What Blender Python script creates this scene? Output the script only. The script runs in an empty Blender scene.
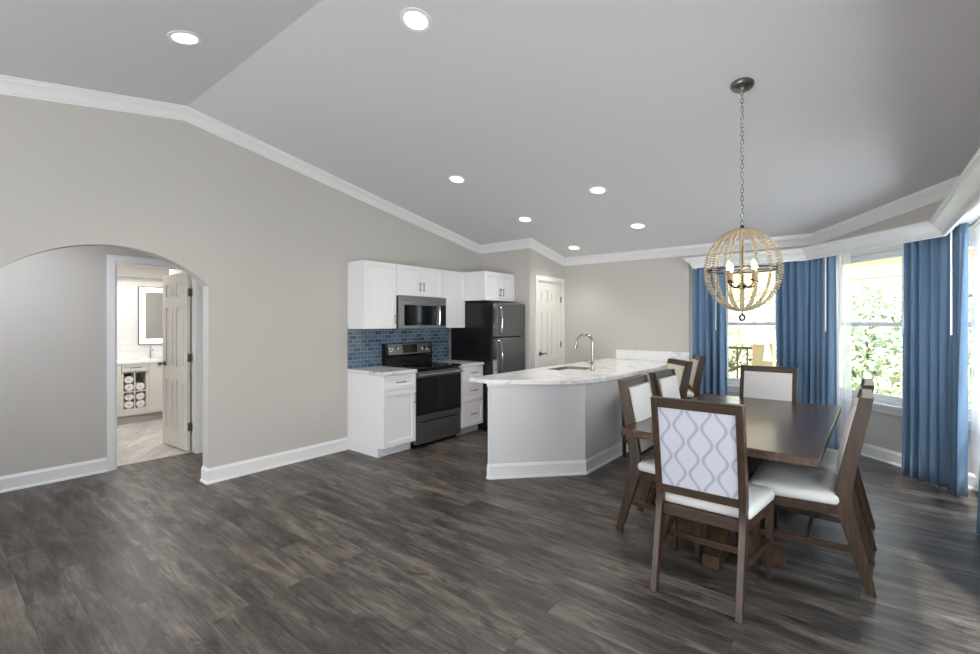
import bpy, bmesh, math, random
from mathutils import Vector, Matrix
R = math.radians
random.seed(7)
C = bpy.context.scene
COL = C.collection

# ------------------------------------------------------------------ camera, world, light, exposure
F_PX, HORIZON, CAM_H = 462.0, 322.0, 1.45
YAW = math.atan2(370, 462)
cam_d = bpy.data.cameras.new('camera')
cam_d.sensor_width = 36.0
cam_d.lens = 36.0 * F_PX / 980.0
cam_d.shift_y = -(327.0 - HORIZON) / 980.0
cam_d.clip_start = 0.05
cam = bpy.data.objects.new('camera', cam_d)
COL.objects.link(cam)
cam.location = (0, 0, CAM_H)
cam.rotation_euler = (R(90), 0, YAW)
C.camera = cam

world = bpy.data.worlds.new('sky')
C.world = world
world.use_nodes = True
wn = world.node_tree
bgn = wn.nodes['Background']
tc = wn.nodes.new('ShaderNodeTexCoord')
sep = wn.nodes.new('ShaderNodeSeparateXYZ')
rmp = wn.nodes.new('ShaderNodeValToRGB')
wn.links.new(tc.outputs['Generated'], sep.inputs[0])
wn.links.new(sep.outputs['Z'], rmp.inputs[0])
rmp.color_ramp.elements[0].position = 0.0
rmp.color_ramp.elements[0].color = (0.93, 0.95, 0.96, 1)
rmp.color_ramp.elements[1].position = 0.8
rmp.color_ramp.elements[1].color = (0.62, 0.78, 1.0, 1)
wn.links.new(rmp.outputs[0], bgn.inputs[0])
bgn.inputs[1].default_value = 6.5

C.view_settings.view_transform = 'Standard'
C.view_settings.look = 'None'
C.view_settings.gamma = 1
C.view_settings.use_curve_mapping = False
C.view_settings.exposure = -0.36

def lamp(name, kind, loc, energy, color=(1, 1, 1), rot=None, aim=None, size=None, size_y=None, parent=None, angle=None, blend=None, radius=None):
    d = bpy.data.lights.new(name, kind)
    d.energy = energy
    d.color = color
    if kind == 'AREA':
        d.shape = 'RECTANGLE'
        d.size = size
        d.size_y = size_y or size
    if kind == 'SUN':
        d.angle = angle or R(2)
    if kind == 'SPOT':
        d.spot_size = angle
        d.spot_blend = blend or 0.6
    if radius is not None and kind in ('POINT', 'SPOT'):
        d.shadow_soft_size = radius
    o = bpy.data.objects.new(name, d)
    COL.objects.link(o)
    o.location = loc
    if aim is not None:
        o.rotation_euler = (Vector(aim) - Vector(loc)).to_track_quat('-Z', 'Y').to_euler()
    elif rot is not None:
        o.rotation_euler = rot
    if parent:
        o.parent = parent
    return o

lamp('sun', 'SUN', (6, 2, 9), 9.0, (1.0, 0.95, 0.86), aim=(2, 9, 0), angle=R(1.5))
# added fills at rear and right, out of view; bay lamp is window daylight
lamp('rear_fill', 'AREA', (-1.5, -3.30, 1.15), 275, (0.95, 0.975, 1.0), aim=(-1.0, 2.2, 3.1), size=4.2, size_y=2.0)  # unseen added fill; the rear wall has no glazing
lamp('right_fill', 'AREA', (1.24, 1.55, 1.40), 45, (0.95, 0.975, 1.0), aim=(-3, 1.55, 2.4), size=1.9, size_y=1.6)  # added fill on the right wall, out of view
lamp('bay_window_daylight', 'AREA', (1.26, 4.15, 1.40), 80, (0.93, 0.97, 1.0), aim=(-3, 4.15, 2.2), size=1.3, size_y=1.5)
lamp('hall_lamp', 'AREA', (-4.90, -0.3, 2.37), 33, (0.86, 0.90, 1.0), rot=(0, 0, 0), size=0.3, size_y=2.4)
lamp('bathroom_lamp', 'AREA', (-7.1, 1.9, 2.36), 48, (1.0, 0.98, 0.96), aim=(-7.1, 1.9, 0), size=0.8)
lamp('vanity_lamp', 'AREA', (-8.36, 2.0, 2.08), 4, (1.0, 0.96, 0.90), aim=(-8.6, 2.0, 1.2), size=1.2, size_y=0.1)

# ------------------------------------------------------------------ materials
def lin(c):
    return tuple(((v / 255) / 12.92 if v / 255 <= 0.04045 else ((v / 255 + 0.055) / 1.055) ** 2.4) for v in c[:3]) + (1.0,)

def mat(name, rgb, rough=0.5, metal=0.0, spec=0.5, noise=0.0, nscale=20.0, bump=0.0, bscale=200.0, emit=None, estr=0.0):
    m = bpy.data.materials.new(name)
    m.use_nodes = True
    nt = m.node_tree
    b = nt.nodes['Principled BSDF']
    b.inputs['Base Color'].default_value = lin(rgb)
    b.inputs['Roughness'].default_value = rough
    b.inputs['Metallic'].default_value = metal
    b.inputs['Specular IOR Level'].default_value = spec
    if noise:
        t = nt.nodes.new('ShaderNodeTexCoord')
        n = nt.nodes.new('ShaderNodeTexNoise')
        n.inputs['Scale'].default_value = nscale
        n.inputs['Detail'].default_value = 4
        mx = nt.nodes.new('ShaderNodeMix')
        mx.data_type = 'RGBA'
        c = lin(rgb)
        mx.inputs[6].default_value = tuple(v * (1 - noise) for v in c[:3]) + (1,)
        mx.inputs[7].default_value = tuple(min(1, v * (1 + noise)) for v in c[:3]) + (1,)
        nt.links.new(t.outputs['Object'], n.inputs['Vector'])
        nt.links.new(n.outputs['Fac'], mx.inputs[0])
        nt.links.new(mx.outputs[2], b.inputs['Base Color'])
    if bump:
        t = nt.nodes.new('ShaderNodeTexCoord')
        n = nt.nodes.new('ShaderNodeTexNoise')
        n.inputs['Scale'].default_value = bscale
        n.inputs['Detail'].default_value = 3
        bp = nt.nodes.new('ShaderNodeBump')
        bp.inputs['Strength'].default_value = bump
        bp.inputs['Distance'].default_value = 0.002
        nt.links.new(t.outputs['Object'], n.inputs['Vector'])
        nt.links.new(n.outputs['Fac'], bp.inputs['Height'])
        nt.links.new(bp.outputs[0], b.inputs['Normal'])
    if emit:
        b.inputs['Emission Color'].default_value = lin(emit)
        b.inputs['Emission Strength'].default_value = estr
    return m

def ramp(nt, stops):
    r = nt.nodes.new('ShaderNodeValToRGB')
    el = r.color_ramp.elements
    while len(el) < len(stops):
        el.new(0.5)
    for e, (p, c) in zip(el, stops):
        e.position = p
        e.color = lin(c)
    return r

def wood_mat(name, dark, light, rough=0.38, axis='Z', scale=1.0):
    m = bpy.data.materials.new(name)
    m.use_nodes = True
    nt = m.node_tree
    b = nt.nodes['Principled BSDF']
    t = nt.nodes.new('ShaderNodeTexCoord')
    mp = nt.nodes.new('ShaderNodeMapping')
    s = {'X': (1.5, 22, 22), 'Y': (22, 1.5, 22), 'Z': (22, 22, 1.5)}[axis]
    mp.inputs['Scale'].default_value = tuple(v * scale for v in s)
    n = nt.nodes.new('ShaderNodeTexNoise')
    n.inputs['Scale'].default_value = 2.2
    n.inputs['Detail'].default_value = 7
    n.inputs['Roughness'].default_value = 0.62
    n.inputs['Distortion'].default_value = 0.6
    r = ramp(nt, [(0.30, dark), (0.55, tuple((a + c) // 2 for a, c in zip(dark, light))), (0.75, light)])
    nt.links.new(t.outputs['Object'], mp.inputs[0])
    nt.links.new(mp.outputs[0], n.inputs['Vector'])
    nt.links.new(n.outputs['Fac'], r.inputs[0])
    nt.links.new(r.outputs[0], b.inputs['Base Color'])
    b.inputs['Roughness'].default_value = rough
    return m

def plank_mat(name, cols, width, length, rough, rot=0.0, gap=0.0018, knots=1.0):
    m = bpy.data.materials.new(name)
    m.use_nodes = True
    nt = m.node_tree
    L = nt.links.new
    b = nt.nodes['Principled BSDF']
    t = nt.nodes.new('ShaderNodeTexCoord')
    mp0 = nt.nodes.new('ShaderNodeMapping')
    mp0.inputs['Rotation'].default_value = (0, 0, rot)
    L(t.outputs['Object'], mp0.inputs[0])
    br = nt.nodes.new('ShaderNodeTexBrick')
    br.offset = 0.37
    br.inputs['Scale'].default_value = 1.0
    br.inputs['Brick Width'].default_value = length
    br.inputs['Row Height'].default_value = width
    br.inputs['Mortar Size'].default_value = gap
    br.inputs['Mortar Smooth'].default_value = 0.3
    br.inputs['Bias'].default_value = 0.0
    br.inputs['Color1'].default_value = (0, 0, 0, 1)
    br.inputs['Color2'].default_value = (1, 1, 1, 1)
    br.inputs['Mortar'].default_value = (0.5, 0.5, 0.5, 1)
    L(mp0.outputs[0], br.inputs['Vector'])
    # per-plank shift of the grain
    sp = nt.nodes.new('ShaderNodeSeparateColor')
    L(br.outputs['Color'], sp.inputs[0])
    cmb = nt.nodes.new('ShaderNodeCombineXYZ')
    mu = nt.nodes.new('ShaderNodeMath'); mu.operation = 'MULTIPLY'; mu.inputs[1].default_value = 7.3
    L(sp.outputs[0], mu.inputs[0])
    L(mu.outputs[0], cmb.inputs[0]); L(mu.outputs[0], cmb.inputs[2])
    va = nt.nodes.new('ShaderNodeVectorMath'); va.operation = 'ADD'
    L(mp0.outputs[0], va.inputs[0]); L(cmb.outputs[0], va.inputs[1])
    def grain(sc, nscale, detail, dist):
        mp = nt.nodes.new('ShaderNodeMapping')
        mp.inputs['Scale'].default_value = sc
        n = nt.nodes.new('ShaderNodeTexNoise')
        n.inputs['Scale'].default_value = nscale
        n.inputs['Detail'].default_value = detail
        n.inputs['Roughness'].default_value = 0.65
        n.inputs['Distortion'].default_value = dist
        L(va.outputs[0], mp.inputs[0]); L(mp.outputs[0], n.inputs['Vector'])
        return n.outputs['Fac']
    g1 = grain((1.1, 6, 1), 2.0, 8, 0.35)
    g2 = grain((2.5, 40, 1), 2.0, 6, 0.2)
    g3 = grain((1.6, 5.5, 1), 2.6, 4, 0.8)
    def math2(op, a, bv, c=None):
        x = nt.nodes.new('ShaderNodeMath'); x.operation = op
        for i, v in enumerate([a, bv] + ([c] if c is not None else [])):
            if isinstance(v, (int, float)):
                x.inputs[i].default_value = v
            else:
                L(v, x.inputs[i])
        return x.outputs[0]
    f = math2('ADD', math2('MULTIPLY', g1, 0.62), math2('MULTIPLY', g2, 0.30))
    f = math2('ADD', f, math2('MULTIPLY', sp.outputs[0], 0.10))
    f = math2('SUBTRACT', f, math2('MULTIPLY', math2('MAXIMUM', math2('SUBTRACT', g3, 0.56), 0.0), knots))
    r = ramp(nt, [(0.30, cols[0]), (0.44, cols[1]), (0.53, cols[2]), (0.66, cols[3])])
    L(f, r.inputs[0])
    mx = nt.nodes.new('ShaderNodeMix'); mx.data_type = 'RGBA'
    mf = math2('MULTIPLY', br.outputs['Fac'], 0.55)
    L(mf, mx.inputs[0]); L(r.outputs[0], mx.inputs[6])
    mx.inputs[7].default_value = tuple(v * 0.5 for v in lin(cols[0])[:3]) + (1,)
    L(mx.outputs[2], b.inputs['Base Color'])
    L(math2('ADD', math2('MULTIPLY', g2, 0.22), rough - 0.11), b.inputs['Roughness'])
    bp = nt.nodes.new('ShaderNodeBump'); bp.inputs['Strength'].default_value = 0.22; bp.inputs['Distance'].default_value = 0.0015
    L(math2('SUBTRACT', g2, br.outputs['Fac']), bp.inputs['Height'])
    L(bp.outputs[0], b.inputs['Normal'])
    b.inputs['Specular IOR Level'].default_value = 0.42
    return m

def tile_mat(name, c1, c2, mortar, w, h, gap, rough, axes='YZ'):
    m = bpy.data.materials.new(name)
    m.use_nodes = True
    nt = m.node_tree
    L = nt.links.new
    b = nt.nodes['Principled BSDF']
    t = nt.nodes.new('ShaderNodeTexCoord')
    s = nt.nodes.new('ShaderNodeSeparateXYZ'); cm = nt.nodes.new('ShaderNodeCombineXYZ')
    L(t.outputs['Object'], s.inputs[0])
    L(s.outputs[axes[0]], cm.inputs[0]); L(s.outputs[axes[1]], cm.inputs[1])
    br = nt.nodes.new('ShaderNodeTexBrick')
    br.inputs['Scale'].default_value = 1.0
    br.inputs['Brick Width'].default_value = w
    br.inputs['Row Height'].default_value = h
    br.inputs['Mortar Size'].default_value = gap
    br.inputs['Mortar Smooth'].default_value = 0.2
    br.inputs['Bias'].default_value = 0.0
    br.inputs['Color1'].default_value = lin(c1)
    br.inputs['Color2'].default_value = lin(c2)
    br.inputs['Mortar'].default_value = lin(mortar)
    L(cm.outputs[0], br.inputs['Vector'])
    L(br.outputs['Color'], b.inputs['Base Color'])
    b.inputs['Roughness'].default_value = rough
    bp = nt.nodes.new('ShaderNodeBump'); bp.inputs['Strength'].default_value = 0.6; bp.inputs['Distance'].default_value = 0.002
    bp.invert = True
    L(br.outputs['Fac'], bp.inputs['Height']); L(bp.outputs[0], b.inputs['Normal'])
    return m

def marble_mat(name, base, vein, rough=0.12, scale=1.6):
    m = bpy.data.materials.new(name)
    m.use_nodes = True
    nt = m.node_tree
    L = nt.links.new
    b = nt.nodes['Principled BSDF']
    t = nt.nodes.new('ShaderNodeTexCoord')
    n1 = nt.nodes.new('ShaderNodeTexNoise')
    n1.inputs['Scale'].default_value = scale; n1.inputs['Detail'].default_value = 6; n1.inputs['Distortion'].default_value = 1.6
    L(t.outputs['Object'], n1.inputs['Vector'])
    r = ramp(nt, [(0.0, base), (0.455, base), (0.497, vein), (0.53, base), (1.0, base)])
    L(n1.outputs['Fac'], r.inputs[0])
    n2 = nt.nodes.new('ShaderNodeTexNoise'); n2.inputs['Scale'].default_value = 3.0; n2.inputs['Detail'].default_value = 5
    L(t.outputs['Object'], n2.inputs['Vector'])
    mx = nt.nodes.new('ShaderNodeMix'); mx.data_type = 'RGBA'
    r2 = ramp(nt, [(0.42, (0, 0, 0)), (0.62, (255, 255, 255))])
    L(n2.outputs['Fac'], r2.inputs[0]); L(r2.outputs[0], mx.inputs[0])
    L(r.outputs[0], mx.inputs[6]); mx.inputs[7].default_value = lin(base)
    L(mx.outputs[2], b.inputs['Base Color'])
    b.inputs['Roughness'].default_value = rough
    return m

def ogee_mat(name, base, line):
    """Pale cloth with mirrored wavy lines, as on the outside of the chair backs."""
    m = bpy.data.materials.new(name)
    m.use_nodes = True
    nt = m.node_tree
    L = nt.links.new
    b = nt.nodes['Principled BSDF']
    t = nt.nodes.new('ShaderNodeTexCoord')
    s = nt.nodes.new('ShaderNodeSeparateXYZ')
    L(t.outputs['Object'], s.inputs[0])
    def M(op, *a):
        x = nt.nodes.new('ShaderNodeMath'); x.operation = op
        for i, v in enumerate(a):
            if isinstance(v, (int, float)):
                x.inputs[i].default_value = v
            else:
                L(v, x.inputs[i])
        return x.outputs[0]
    w = 0.069
    px = M('PINGPONG', M('ADD', s.outputs['X'], 5.02), w)
    wave = M('MULTIPLY', M('SINE', M('MULTIPLY', s.outputs['Z'], 2 * math.pi / 0.172)), 0.0225)
    d = M('ABSOLUTE', M('SUBTRACT', px, M('ADD', wave, w / 2)))
    fac = M('SUBTRACT', 1.0, M('SMOOTH_MIN', M('MULTIPLY', M('MAXIMUM', M('SUBTRACT', d, 0.0060), 0.0), 220.0), 1.0, 0.15))
    mx = nt.nodes.new('ShaderNodeMix'); mx.data_type = 'RGBA'
    L(fac, mx.inputs[0])
    mx.inputs[6].default_value = lin(base); mx.inputs[7].default_value = lin(line)
    L(mx.outputs[2], b.inputs['Base Color'])
    b.inputs['Roughness'].default_value = 0.75
    return m

def glass_mat(name, tint=(0.97, 0.985, 0.98)):
    m = bpy.data.materials.new(name)
    m.use_nodes = True
    nt = m.node_tree
    nt.nodes.clear()
    o = nt.nodes.new('ShaderNodeOutputMaterial')
    mx = nt.nodes.new('ShaderNodeMixShader'); mx.inputs[0].default_value = 0.06
    tr = nt.nodes.new('ShaderNodeBsdfTransparent'); tr.inputs[0].default_value = tint + (1,)
    gl = nt.nodes.new('ShaderNodeBsdfGlossy'); gl.inputs['Roughness'].default_value = 0.02
    nt.links.new(tr.outputs[0], mx.inputs[1]); nt.links.new(gl.outputs[0], mx.inputs[2]); nt.links.new(mx.outputs[0], o.inputs[0])
    return m

def sheer_mat(name):
    m = bpy.data.materials.new(name)
    m.use_nodes = True
    nt = m.node_tree
    nt.nodes.clear()
    o = nt.nodes.new('ShaderNodeOutputMaterial')
    tr = nt.nodes.new('ShaderNodeBsdfTransparent')
    tl = nt.nodes.new('ShaderNodeBsdfTranslucent'); tl.inputs[0].default_value = (0.93, 0.93, 0.95, 1)
    df = nt.nodes.new('ShaderNodeBsdfDiffuse'); df.inputs[0].default_value = (0.93, 0.93, 0.95, 1)
    a = nt.nodes.new('ShaderNodeMixShader'); a.inputs[0].default_value = 0.45
    bm_ = nt.nodes.new('ShaderNodeMixShader'); bm_.inputs[0].default_value = 0.62
    nt.links.new(tl.outputs[0], a.inputs[1]); nt.links.new(df.outputs[0], a.inputs[2])
    nt.links.new(tr.outputs[0], bm_.inputs[1]); nt.links.new(a.outputs[0], bm_.inputs[2]); nt.links.new(bm_.outputs[0], o.inputs[0])
    return m

M_WALL = mat('greige_wall_paint', (202, 198, 192), 0.7, bump=0.15, bscale=260, spec=0.3)
M_CEIL = mat('ceiling_paint', (220, 219, 221), 0.8, bump=0.2, bscale=160, spec=0.25)
M_TRIM = mat('white_trim_paint', (238, 238, 238), 0.35, noise=0.01)
M_DOOR = mat('white_door_paint', (236, 234, 228), 0.35, noise=0.01)
M_CAB = mat('white_cabinet_lacquer', (240, 240, 242), 0.32, noise=0.01)
M_PEN = mat('peninsula_paint', (222, 222, 224), 0.28, spec=0.5, noise=0.01)
M_FLOOR = plank_mat('grey_vinyl_plank', [(36, 32, 29), (62, 57, 53), (88, 81, 76), (130, 121, 113)], 0.18, 1.22, 0.40)
M_BATHFLOOR = plank_mat('pale_wood_tile', [(150, 146, 140), (182, 178, 172), (200, 196, 190), (222, 220, 215)], 0.2, 0.9, 0.35, rot=R(35), gap=0.003)
M_TILE = tile_mat('blue_glass_tile', (54, 76, 98), (98, 122, 142), (150, 162, 172), 0.102, 0.048, 0.003, 0.12)
M_WTILE = tile_mat('white_wall_tile', (236, 236, 234), (240, 240, 238), (228, 228, 226), 0.3, 0.1, 0.003, 0.2)
M_MARBLE = marble_mat('white_marble', (244, 244, 244), (212, 212, 216))
M_MARBLE2 = marble_mat('grey_veined_marble', (226, 226, 228), (140, 140, 146), scale=2.6)
M_STEEL = mat('stainless_steel', (150, 150, 150), 0.3, 1.0, noise=0.04, nscale=6)
M_DSTEEL = mat('dark_stainless_steel', (118, 118, 120), 0.42, 0.9, noise=0.04, nscale=6)
M_CHROME = mat('chrome', (205, 205, 205), 0.12, 1.0)
M_FAUCET = mat('brushed_chrome', (168, 168, 168), 0.2, 1.0)
M_NICKEL = mat('brushed_nickel', (128, 126, 122), 0.3, 1.0)
M_BLACK = mat('black_enamel', (14, 14, 15), 0.25, noise=0.05)
M_BLACKGLASS = mat('black_glass', (8, 8, 9), 0.06)
M_DGREY = mat('dark_grey_plastic', (44, 44, 46), 0.4)
M_WALNUT = wood_mat('walnut_wood', (40, 27, 18), (86, 62, 43))
M_WALNUTX = wood_mat('walnut_wood_crosswise', (40, 27, 18), (86, 62, 43), axis='X')
M_WALNUTY = wood_mat('walnut_wood_lengthwise', (58, 42, 33), (108, 82, 64), rough=0.24, axis='Y', scale=0.6)
M_PEDESTAL = wood_mat('pedestal_wood', (46, 33, 23), (96, 72, 50), axis='X')
M_CREAM_WARM = mat('cream_vinyl_warm_lit', (214, 207, 190), 0.42, noise=0.02, bump=0.1)  # the cream vinyl again, with the stools' warm light mixed into its colour
M_CREAM = mat('cream_vinyl', (224, 222, 220), 0.42, noise=0.02, bump=0.1)
M_OGEE = ogee_mat('ogee_cloth', (200, 200, 212), (169, 170, 187))
M_BLUE = mat('blue_curtain_cloth', (122, 149, 178), 0.85, noise=0.02, nscale=60, spec=0.15)
M_SHEER = sheer_mat('white_sheer_cloth')
M_WAND = mat('white_plastic', (240, 240, 240), 0.4, noise=0.01)
M_VINYL = mat('white_window_vinyl', (236, 236, 238), 0.4, noise=0.01)
M_GLASS = glass_mat('window_glass')
M_BEAD = mat('whitewashed_wood_bead', (178, 165, 140), 0.6, noise=0.25, nscale=45)
M_BRONZE = mat('aged_iron', (70, 64, 58), 0.4, 1.0)
M_CANDLE = mat('antique_candle_sleeve', (150, 128, 100), 0.5, noise=0.05)
M_BULB = mat('lit_bulb', (255, 236, 200), 0.3, emit=(255, 226, 170), estr=40.0)
M_LENS = mat('lit_lamp_lens', (255, 252, 245), 0.4, emit=(255, 246, 230), estr=7.0)
M_MIRROR = mat('mirror_glass', (232, 236, 236), 0.02, 1.0)
M_LED = mat('lit_mirror_border', (255, 255, 255), 0.4, emit=(255, 252, 246), estr=2.2)
M_VANITY = mat('pale_vanity_lacquer', (216, 214, 208), 0.4, noise=0.01)
M_TOWEL = mat('white_terry_cloth', (240, 238, 234), 0.95, noise=0.10, nscale=70, bump=0.8, bscale=300)
M_STUCCO = mat('tan_stucco', (226, 200, 150), 0.9, noise=0.06, bump=0.5)
M_CREAMPAINT = mat('cream_soffit_paint', (236, 226, 204), 0.8, noise=0.03)
M_CONCRETE = mat('balcony_concrete', (170, 165, 158), 0.9, noise=0.08)
M_RAIL = mat('bronze_rail_paint', (112, 92, 70), 0.5, noise=0.04)
M_BARK = mat('grey_bark', (110, 96, 80), 0.9, noise=0.2, bump=0.8, bscale=30)
M_LEAF = [mat('hazed_green_leaf', (182, 194, 156), 0.6, noise=0.3, nscale=3), mat('hazed_yellow_green_leaf', (204, 206, 164), 0.6, noise=0.3, nscale=3), mat('hazed_deep_green_leaf', (164, 178, 144), 0.6, noise=0.3, nscale=3)]  # greens paled: overexposure haze is mixed into the leaf colours
M_LAWN = mat('lawn', (120, 140, 80), 0.9, noise=0.25, nscale=2)

# ------------------------------------------------------------------ mesh helpers
def BM():
    return bmesh.new()

def tagset(o, label=None, cat=None, group=None, kind=None):
    if label: o['label'] = label
    if cat: o['category'] = cat
    if group: o['group'] = group
    if kind: o['kind'] = kind
    return o

def obj(name, bm, material, parent=None, bevel=0.0, smooth=35, solid=0.0):
    bmesh.ops.remove_doubles(bm, verts=bm.verts, dist=1e-6)
    bmesh.ops.recalc_face_normals(bm, faces=bm.faces)
    me = bpy.data.meshes.new(name)
    bm.to_mesh(me)
    bm.free()
    if material is not None:
        me.materials.append(material)
    if smooth:
        for p in me.polygons:
            p.use_smooth = True
        me.set_sharp_from_angle(angle=R(smooth))
    o = bpy.data.objects.new(name, me)
    COL.objects.link(o)
    if parent is not None:
        o.parent = parent
    if solid:
        md = o.modifiers.new('thickness', 'SOLIDIFY'); md.thickness = solid; md.offset = 0
    if bevel:
        md = o.modifiers.new('bevel', 'BEVEL')
        md.width = bevel; md.segments = 2; md.limit_method = 'ANGLE'; md.angle_limit = R(40)
        md.harden_normals = False
    return o

def thing(name, label, cat, loc=(0, 0, 0), rz=0.0, group=None):
    o = bpy.data.objects.new(name, None)
    o.empty_display_size = 0.1
    COL.objects.link(o)
    o.location = loc
    o.rotation_euler = (0, 0, rz)
    return tagset(o, label, cat, group)

def struct(name, bm, material, bevel=0.0, smooth=35):
    o = obj(name, bm, material, None, bevel, smooth)
    o['kind'] = 'structure'
    return o

def struct_root(name):
    o = bpy.data.objects.new(name, None)
    COL.objects.link(o)
    o['kind'] = 'structure'
    return o

def dup(root, loc, rz, label=None, group=None):
    r = root.copy()
    COL.objects.link(r)
    r.location = loc
    r.rotation_euler = (0, 0, rz)
    if label: r['label'] = label
    if group: r['group'] = group
    for ch in list(root.children):
        c = ch.copy(); COL.objects.link(c); c.parent = r
        for g in list(ch.children):
            d = g.copy(); COL.objects.link(d); d.parent = c
    return r

def hexa(bm, p):
    """p: eight points, bottom loop then top loop"""
    v = [bm.verts.new(q) for q in p]
    for f in ((3, 2, 1, 0), (4, 5, 6, 7), (0, 1, 5, 4), (1, 2, 6, 5), (2, 3, 7, 6), (3, 0, 4, 7)):
        bm.faces.new([v[i] for i in f])

def box(bm, x0, x1, y0, y1, z0, z1):
    hexa(bm, [(x0, y0, z0), (x1, y0, z0), (x1, y1, z0), (x0, y1, z0), (x0, y0, z1), (x1, y0, z1), (x1, y1, z1), (x0, y1, z1)])
    return bm

def bar(bm, a, b, w, h, up=(0, 0, 1)):
    """square bar from a to b, w across, h along up"""
    a, b = Vector(a), Vector(b)
    d = (b - a).normalized()
    s = d.cross(Vector(up)).normalized() * (w / 2)
    u = s.cross(d).normalized() * (h / 2)
    hexa(bm, [a - s - u, a + s - u, b + s - u, b - s - u, a - s + u, a + s + u, b + s + u, b - s + u])
    return bm

def prism(bm, pts, ext, fn):
    """pts: 2-D outline, extruded from ext[0] to ext[1]; fn(a, b, c) gives the 3-D point"""
    lo = [bm.verts.new(fn(a, b, ext[0])) for a, b in pts]
    hi = [bm.verts.new(fn(a, b, ext[1])) for a, b in pts]
    n = len(pts)
    bm.faces.new(lo[::-1]); bm.faces.new(hi)
    for i in range(n):
        bm.faces.new((lo[i], lo[(i + 1) % n], hi[(i + 1) % n], hi[i]))
    return bm

def tube(bm, pts, r, n=10, closed=False, cap=True):
    pts = [Vector(p) for p in pts]
    N = len(pts)
    rr = r if isinstance(r, (list, tuple)) else [r] * N
    rings = []
    prev = None
    for i in range(N):
        if closed:
            t = (pts[(i + 1) % N] - pts[i - 1]).normalized()
        else:
            t = (pts[min(i + 1, N - 1)] - pts[max(i - 1, 0)]).normalized()
        if prev is None:
            s = t.orthogonal().normalized()
        else:
            s = (prev - t * prev.dot(t)).normalized()
        prev = s
        u = t.cross(s)
        rings.append([bm.verts.new(pts[i] + (s * math.cos(2 * math.pi * k / n) + u * math.sin(2 * math.pi * k / n)) * rr[i]) for k in range(n)])
    for i in range(N if closed else N - 1):
        a, b = rings[i], rings[(i + 1) % N]
        for k in range(n):
            bm.faces.new((a[k], a[(k + 1) % n], b[(k + 1) % n], b[k]))
    if cap and not closed:
        bm.faces.new(rings[0][::-1]); bm.faces.new(rings[-1])
    return bm

def lathe(bm, prof, n=24, c=(0, 0, 0), axis='Z'):
    def pt(r, h, a):
        x, y = r * math.cos(a), r * math.sin(a)
        if axis == 'Z': return (c[0] + x, c[1] + y, c[2] + h)
        if axis == 'X': return (c[0] + h, c[1] + x, c[2] + y)
        return (c[0] + x, c[1] + h, c[2] + y)
    rings = []
    for r, h in prof:
        if r < 1e-6:
            rings.append([bm.verts.new(pt(0, h, 0))])
        else:
            rings.append([bm.verts.new(pt(r, h, 2 * math.pi * k / n)) for k in range(n)])
    for a, b in zip(rings, rings[1:]):
        if len(a) == 1 and len(b) == 1: continue
        if len(a) == 1:
            for k in range(n): bm.faces.new((a[0], b[(k + 1) % n], b[k]))
        elif len(b) == 1:
            for k in range(n): bm.faces.new((a[k], a[(k + 1) % n], b[0]))
        else:
            for k in range(n): bm.faces.new((a[k], a[(k + 1) % n], b[(k + 1) % n], b[k]))
    if len(rings[0]) > 1: bm.faces.new(rings[0][::-1])
    if len(rings[-1]) > 1: bm.faces.new(rings[-1])
    return bm

def relief(bm, a0, a1, b0, b1, T, rects, fn):
    """A slab T thick over [a0,a1]x[b0,b1]; each rect (a0,a1,b0,b1,d) sets its front d deep, d None cuts a hole."""
    A = sorted(set([a0, a1] + [v for r in rects for v in r[:2]]))
    B = sorted(set([b0, b1] + [v for r in rects for v in r[2:4]]))
    A = [v for v in A if a0 <= v <= a1]; B = [v for v in B if b0 <= v <= b1]
    def dep(i, j):
        if i < 0 or j < 0 or i >= len(A) - 1 or j >= len(B) - 1: return None
        ca, cb = (A[i] + A[i + 1]) / 2, (B[j] + B[j + 1]) / 2
        d = 0.0
        for r in rects:
            if r[0] < ca < r[1] and r[2] < cb < r[3]: d = r[4]
        return d
    cache = {}
    def V(a, b, c):
        k = (round(a, 6), round(b, 6), round(c, 6))
        if k not in cache: cache[k] = bm.verts.new(fn(a, b, c))
        return cache[k]
    def F(*q):
        try: bm.faces.new(q)
        except ValueError: pass
    for i in range(len(A) - 1):
        for j in range(len(B) - 1):
            d = dep(i, j)
            if d is None: continue
            c = T - d
            x0, x1, y0, y1 = A[i], A[i + 1], B[j], B[j + 1]
            F(V(x0, y0, c), V(x1, y0, c), V(x1, y1, c), V(x0, y1, c))
            F(V(x0, y0, 0), V(x0, y1, 0), V(x1, y1, 0), V(x1, y0, 0))
            for (di, dj, p, q) in ((-1, 0, (x0, y0), (x0, y1)), (1, 0, (x1, y0), (x1, y1)), (0, -1, (x0, y0), (x1, y0)), (0, 1, (x0, y1), (x1, y1))):
                e = dep(i + di, j + dj)
                lo = 0.0 if e is None else T - e
                if lo < c - 1e-7:
                    F(V(*p, lo), V(*q, lo), V(*q, c), V(*p, c))
    return bm

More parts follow.
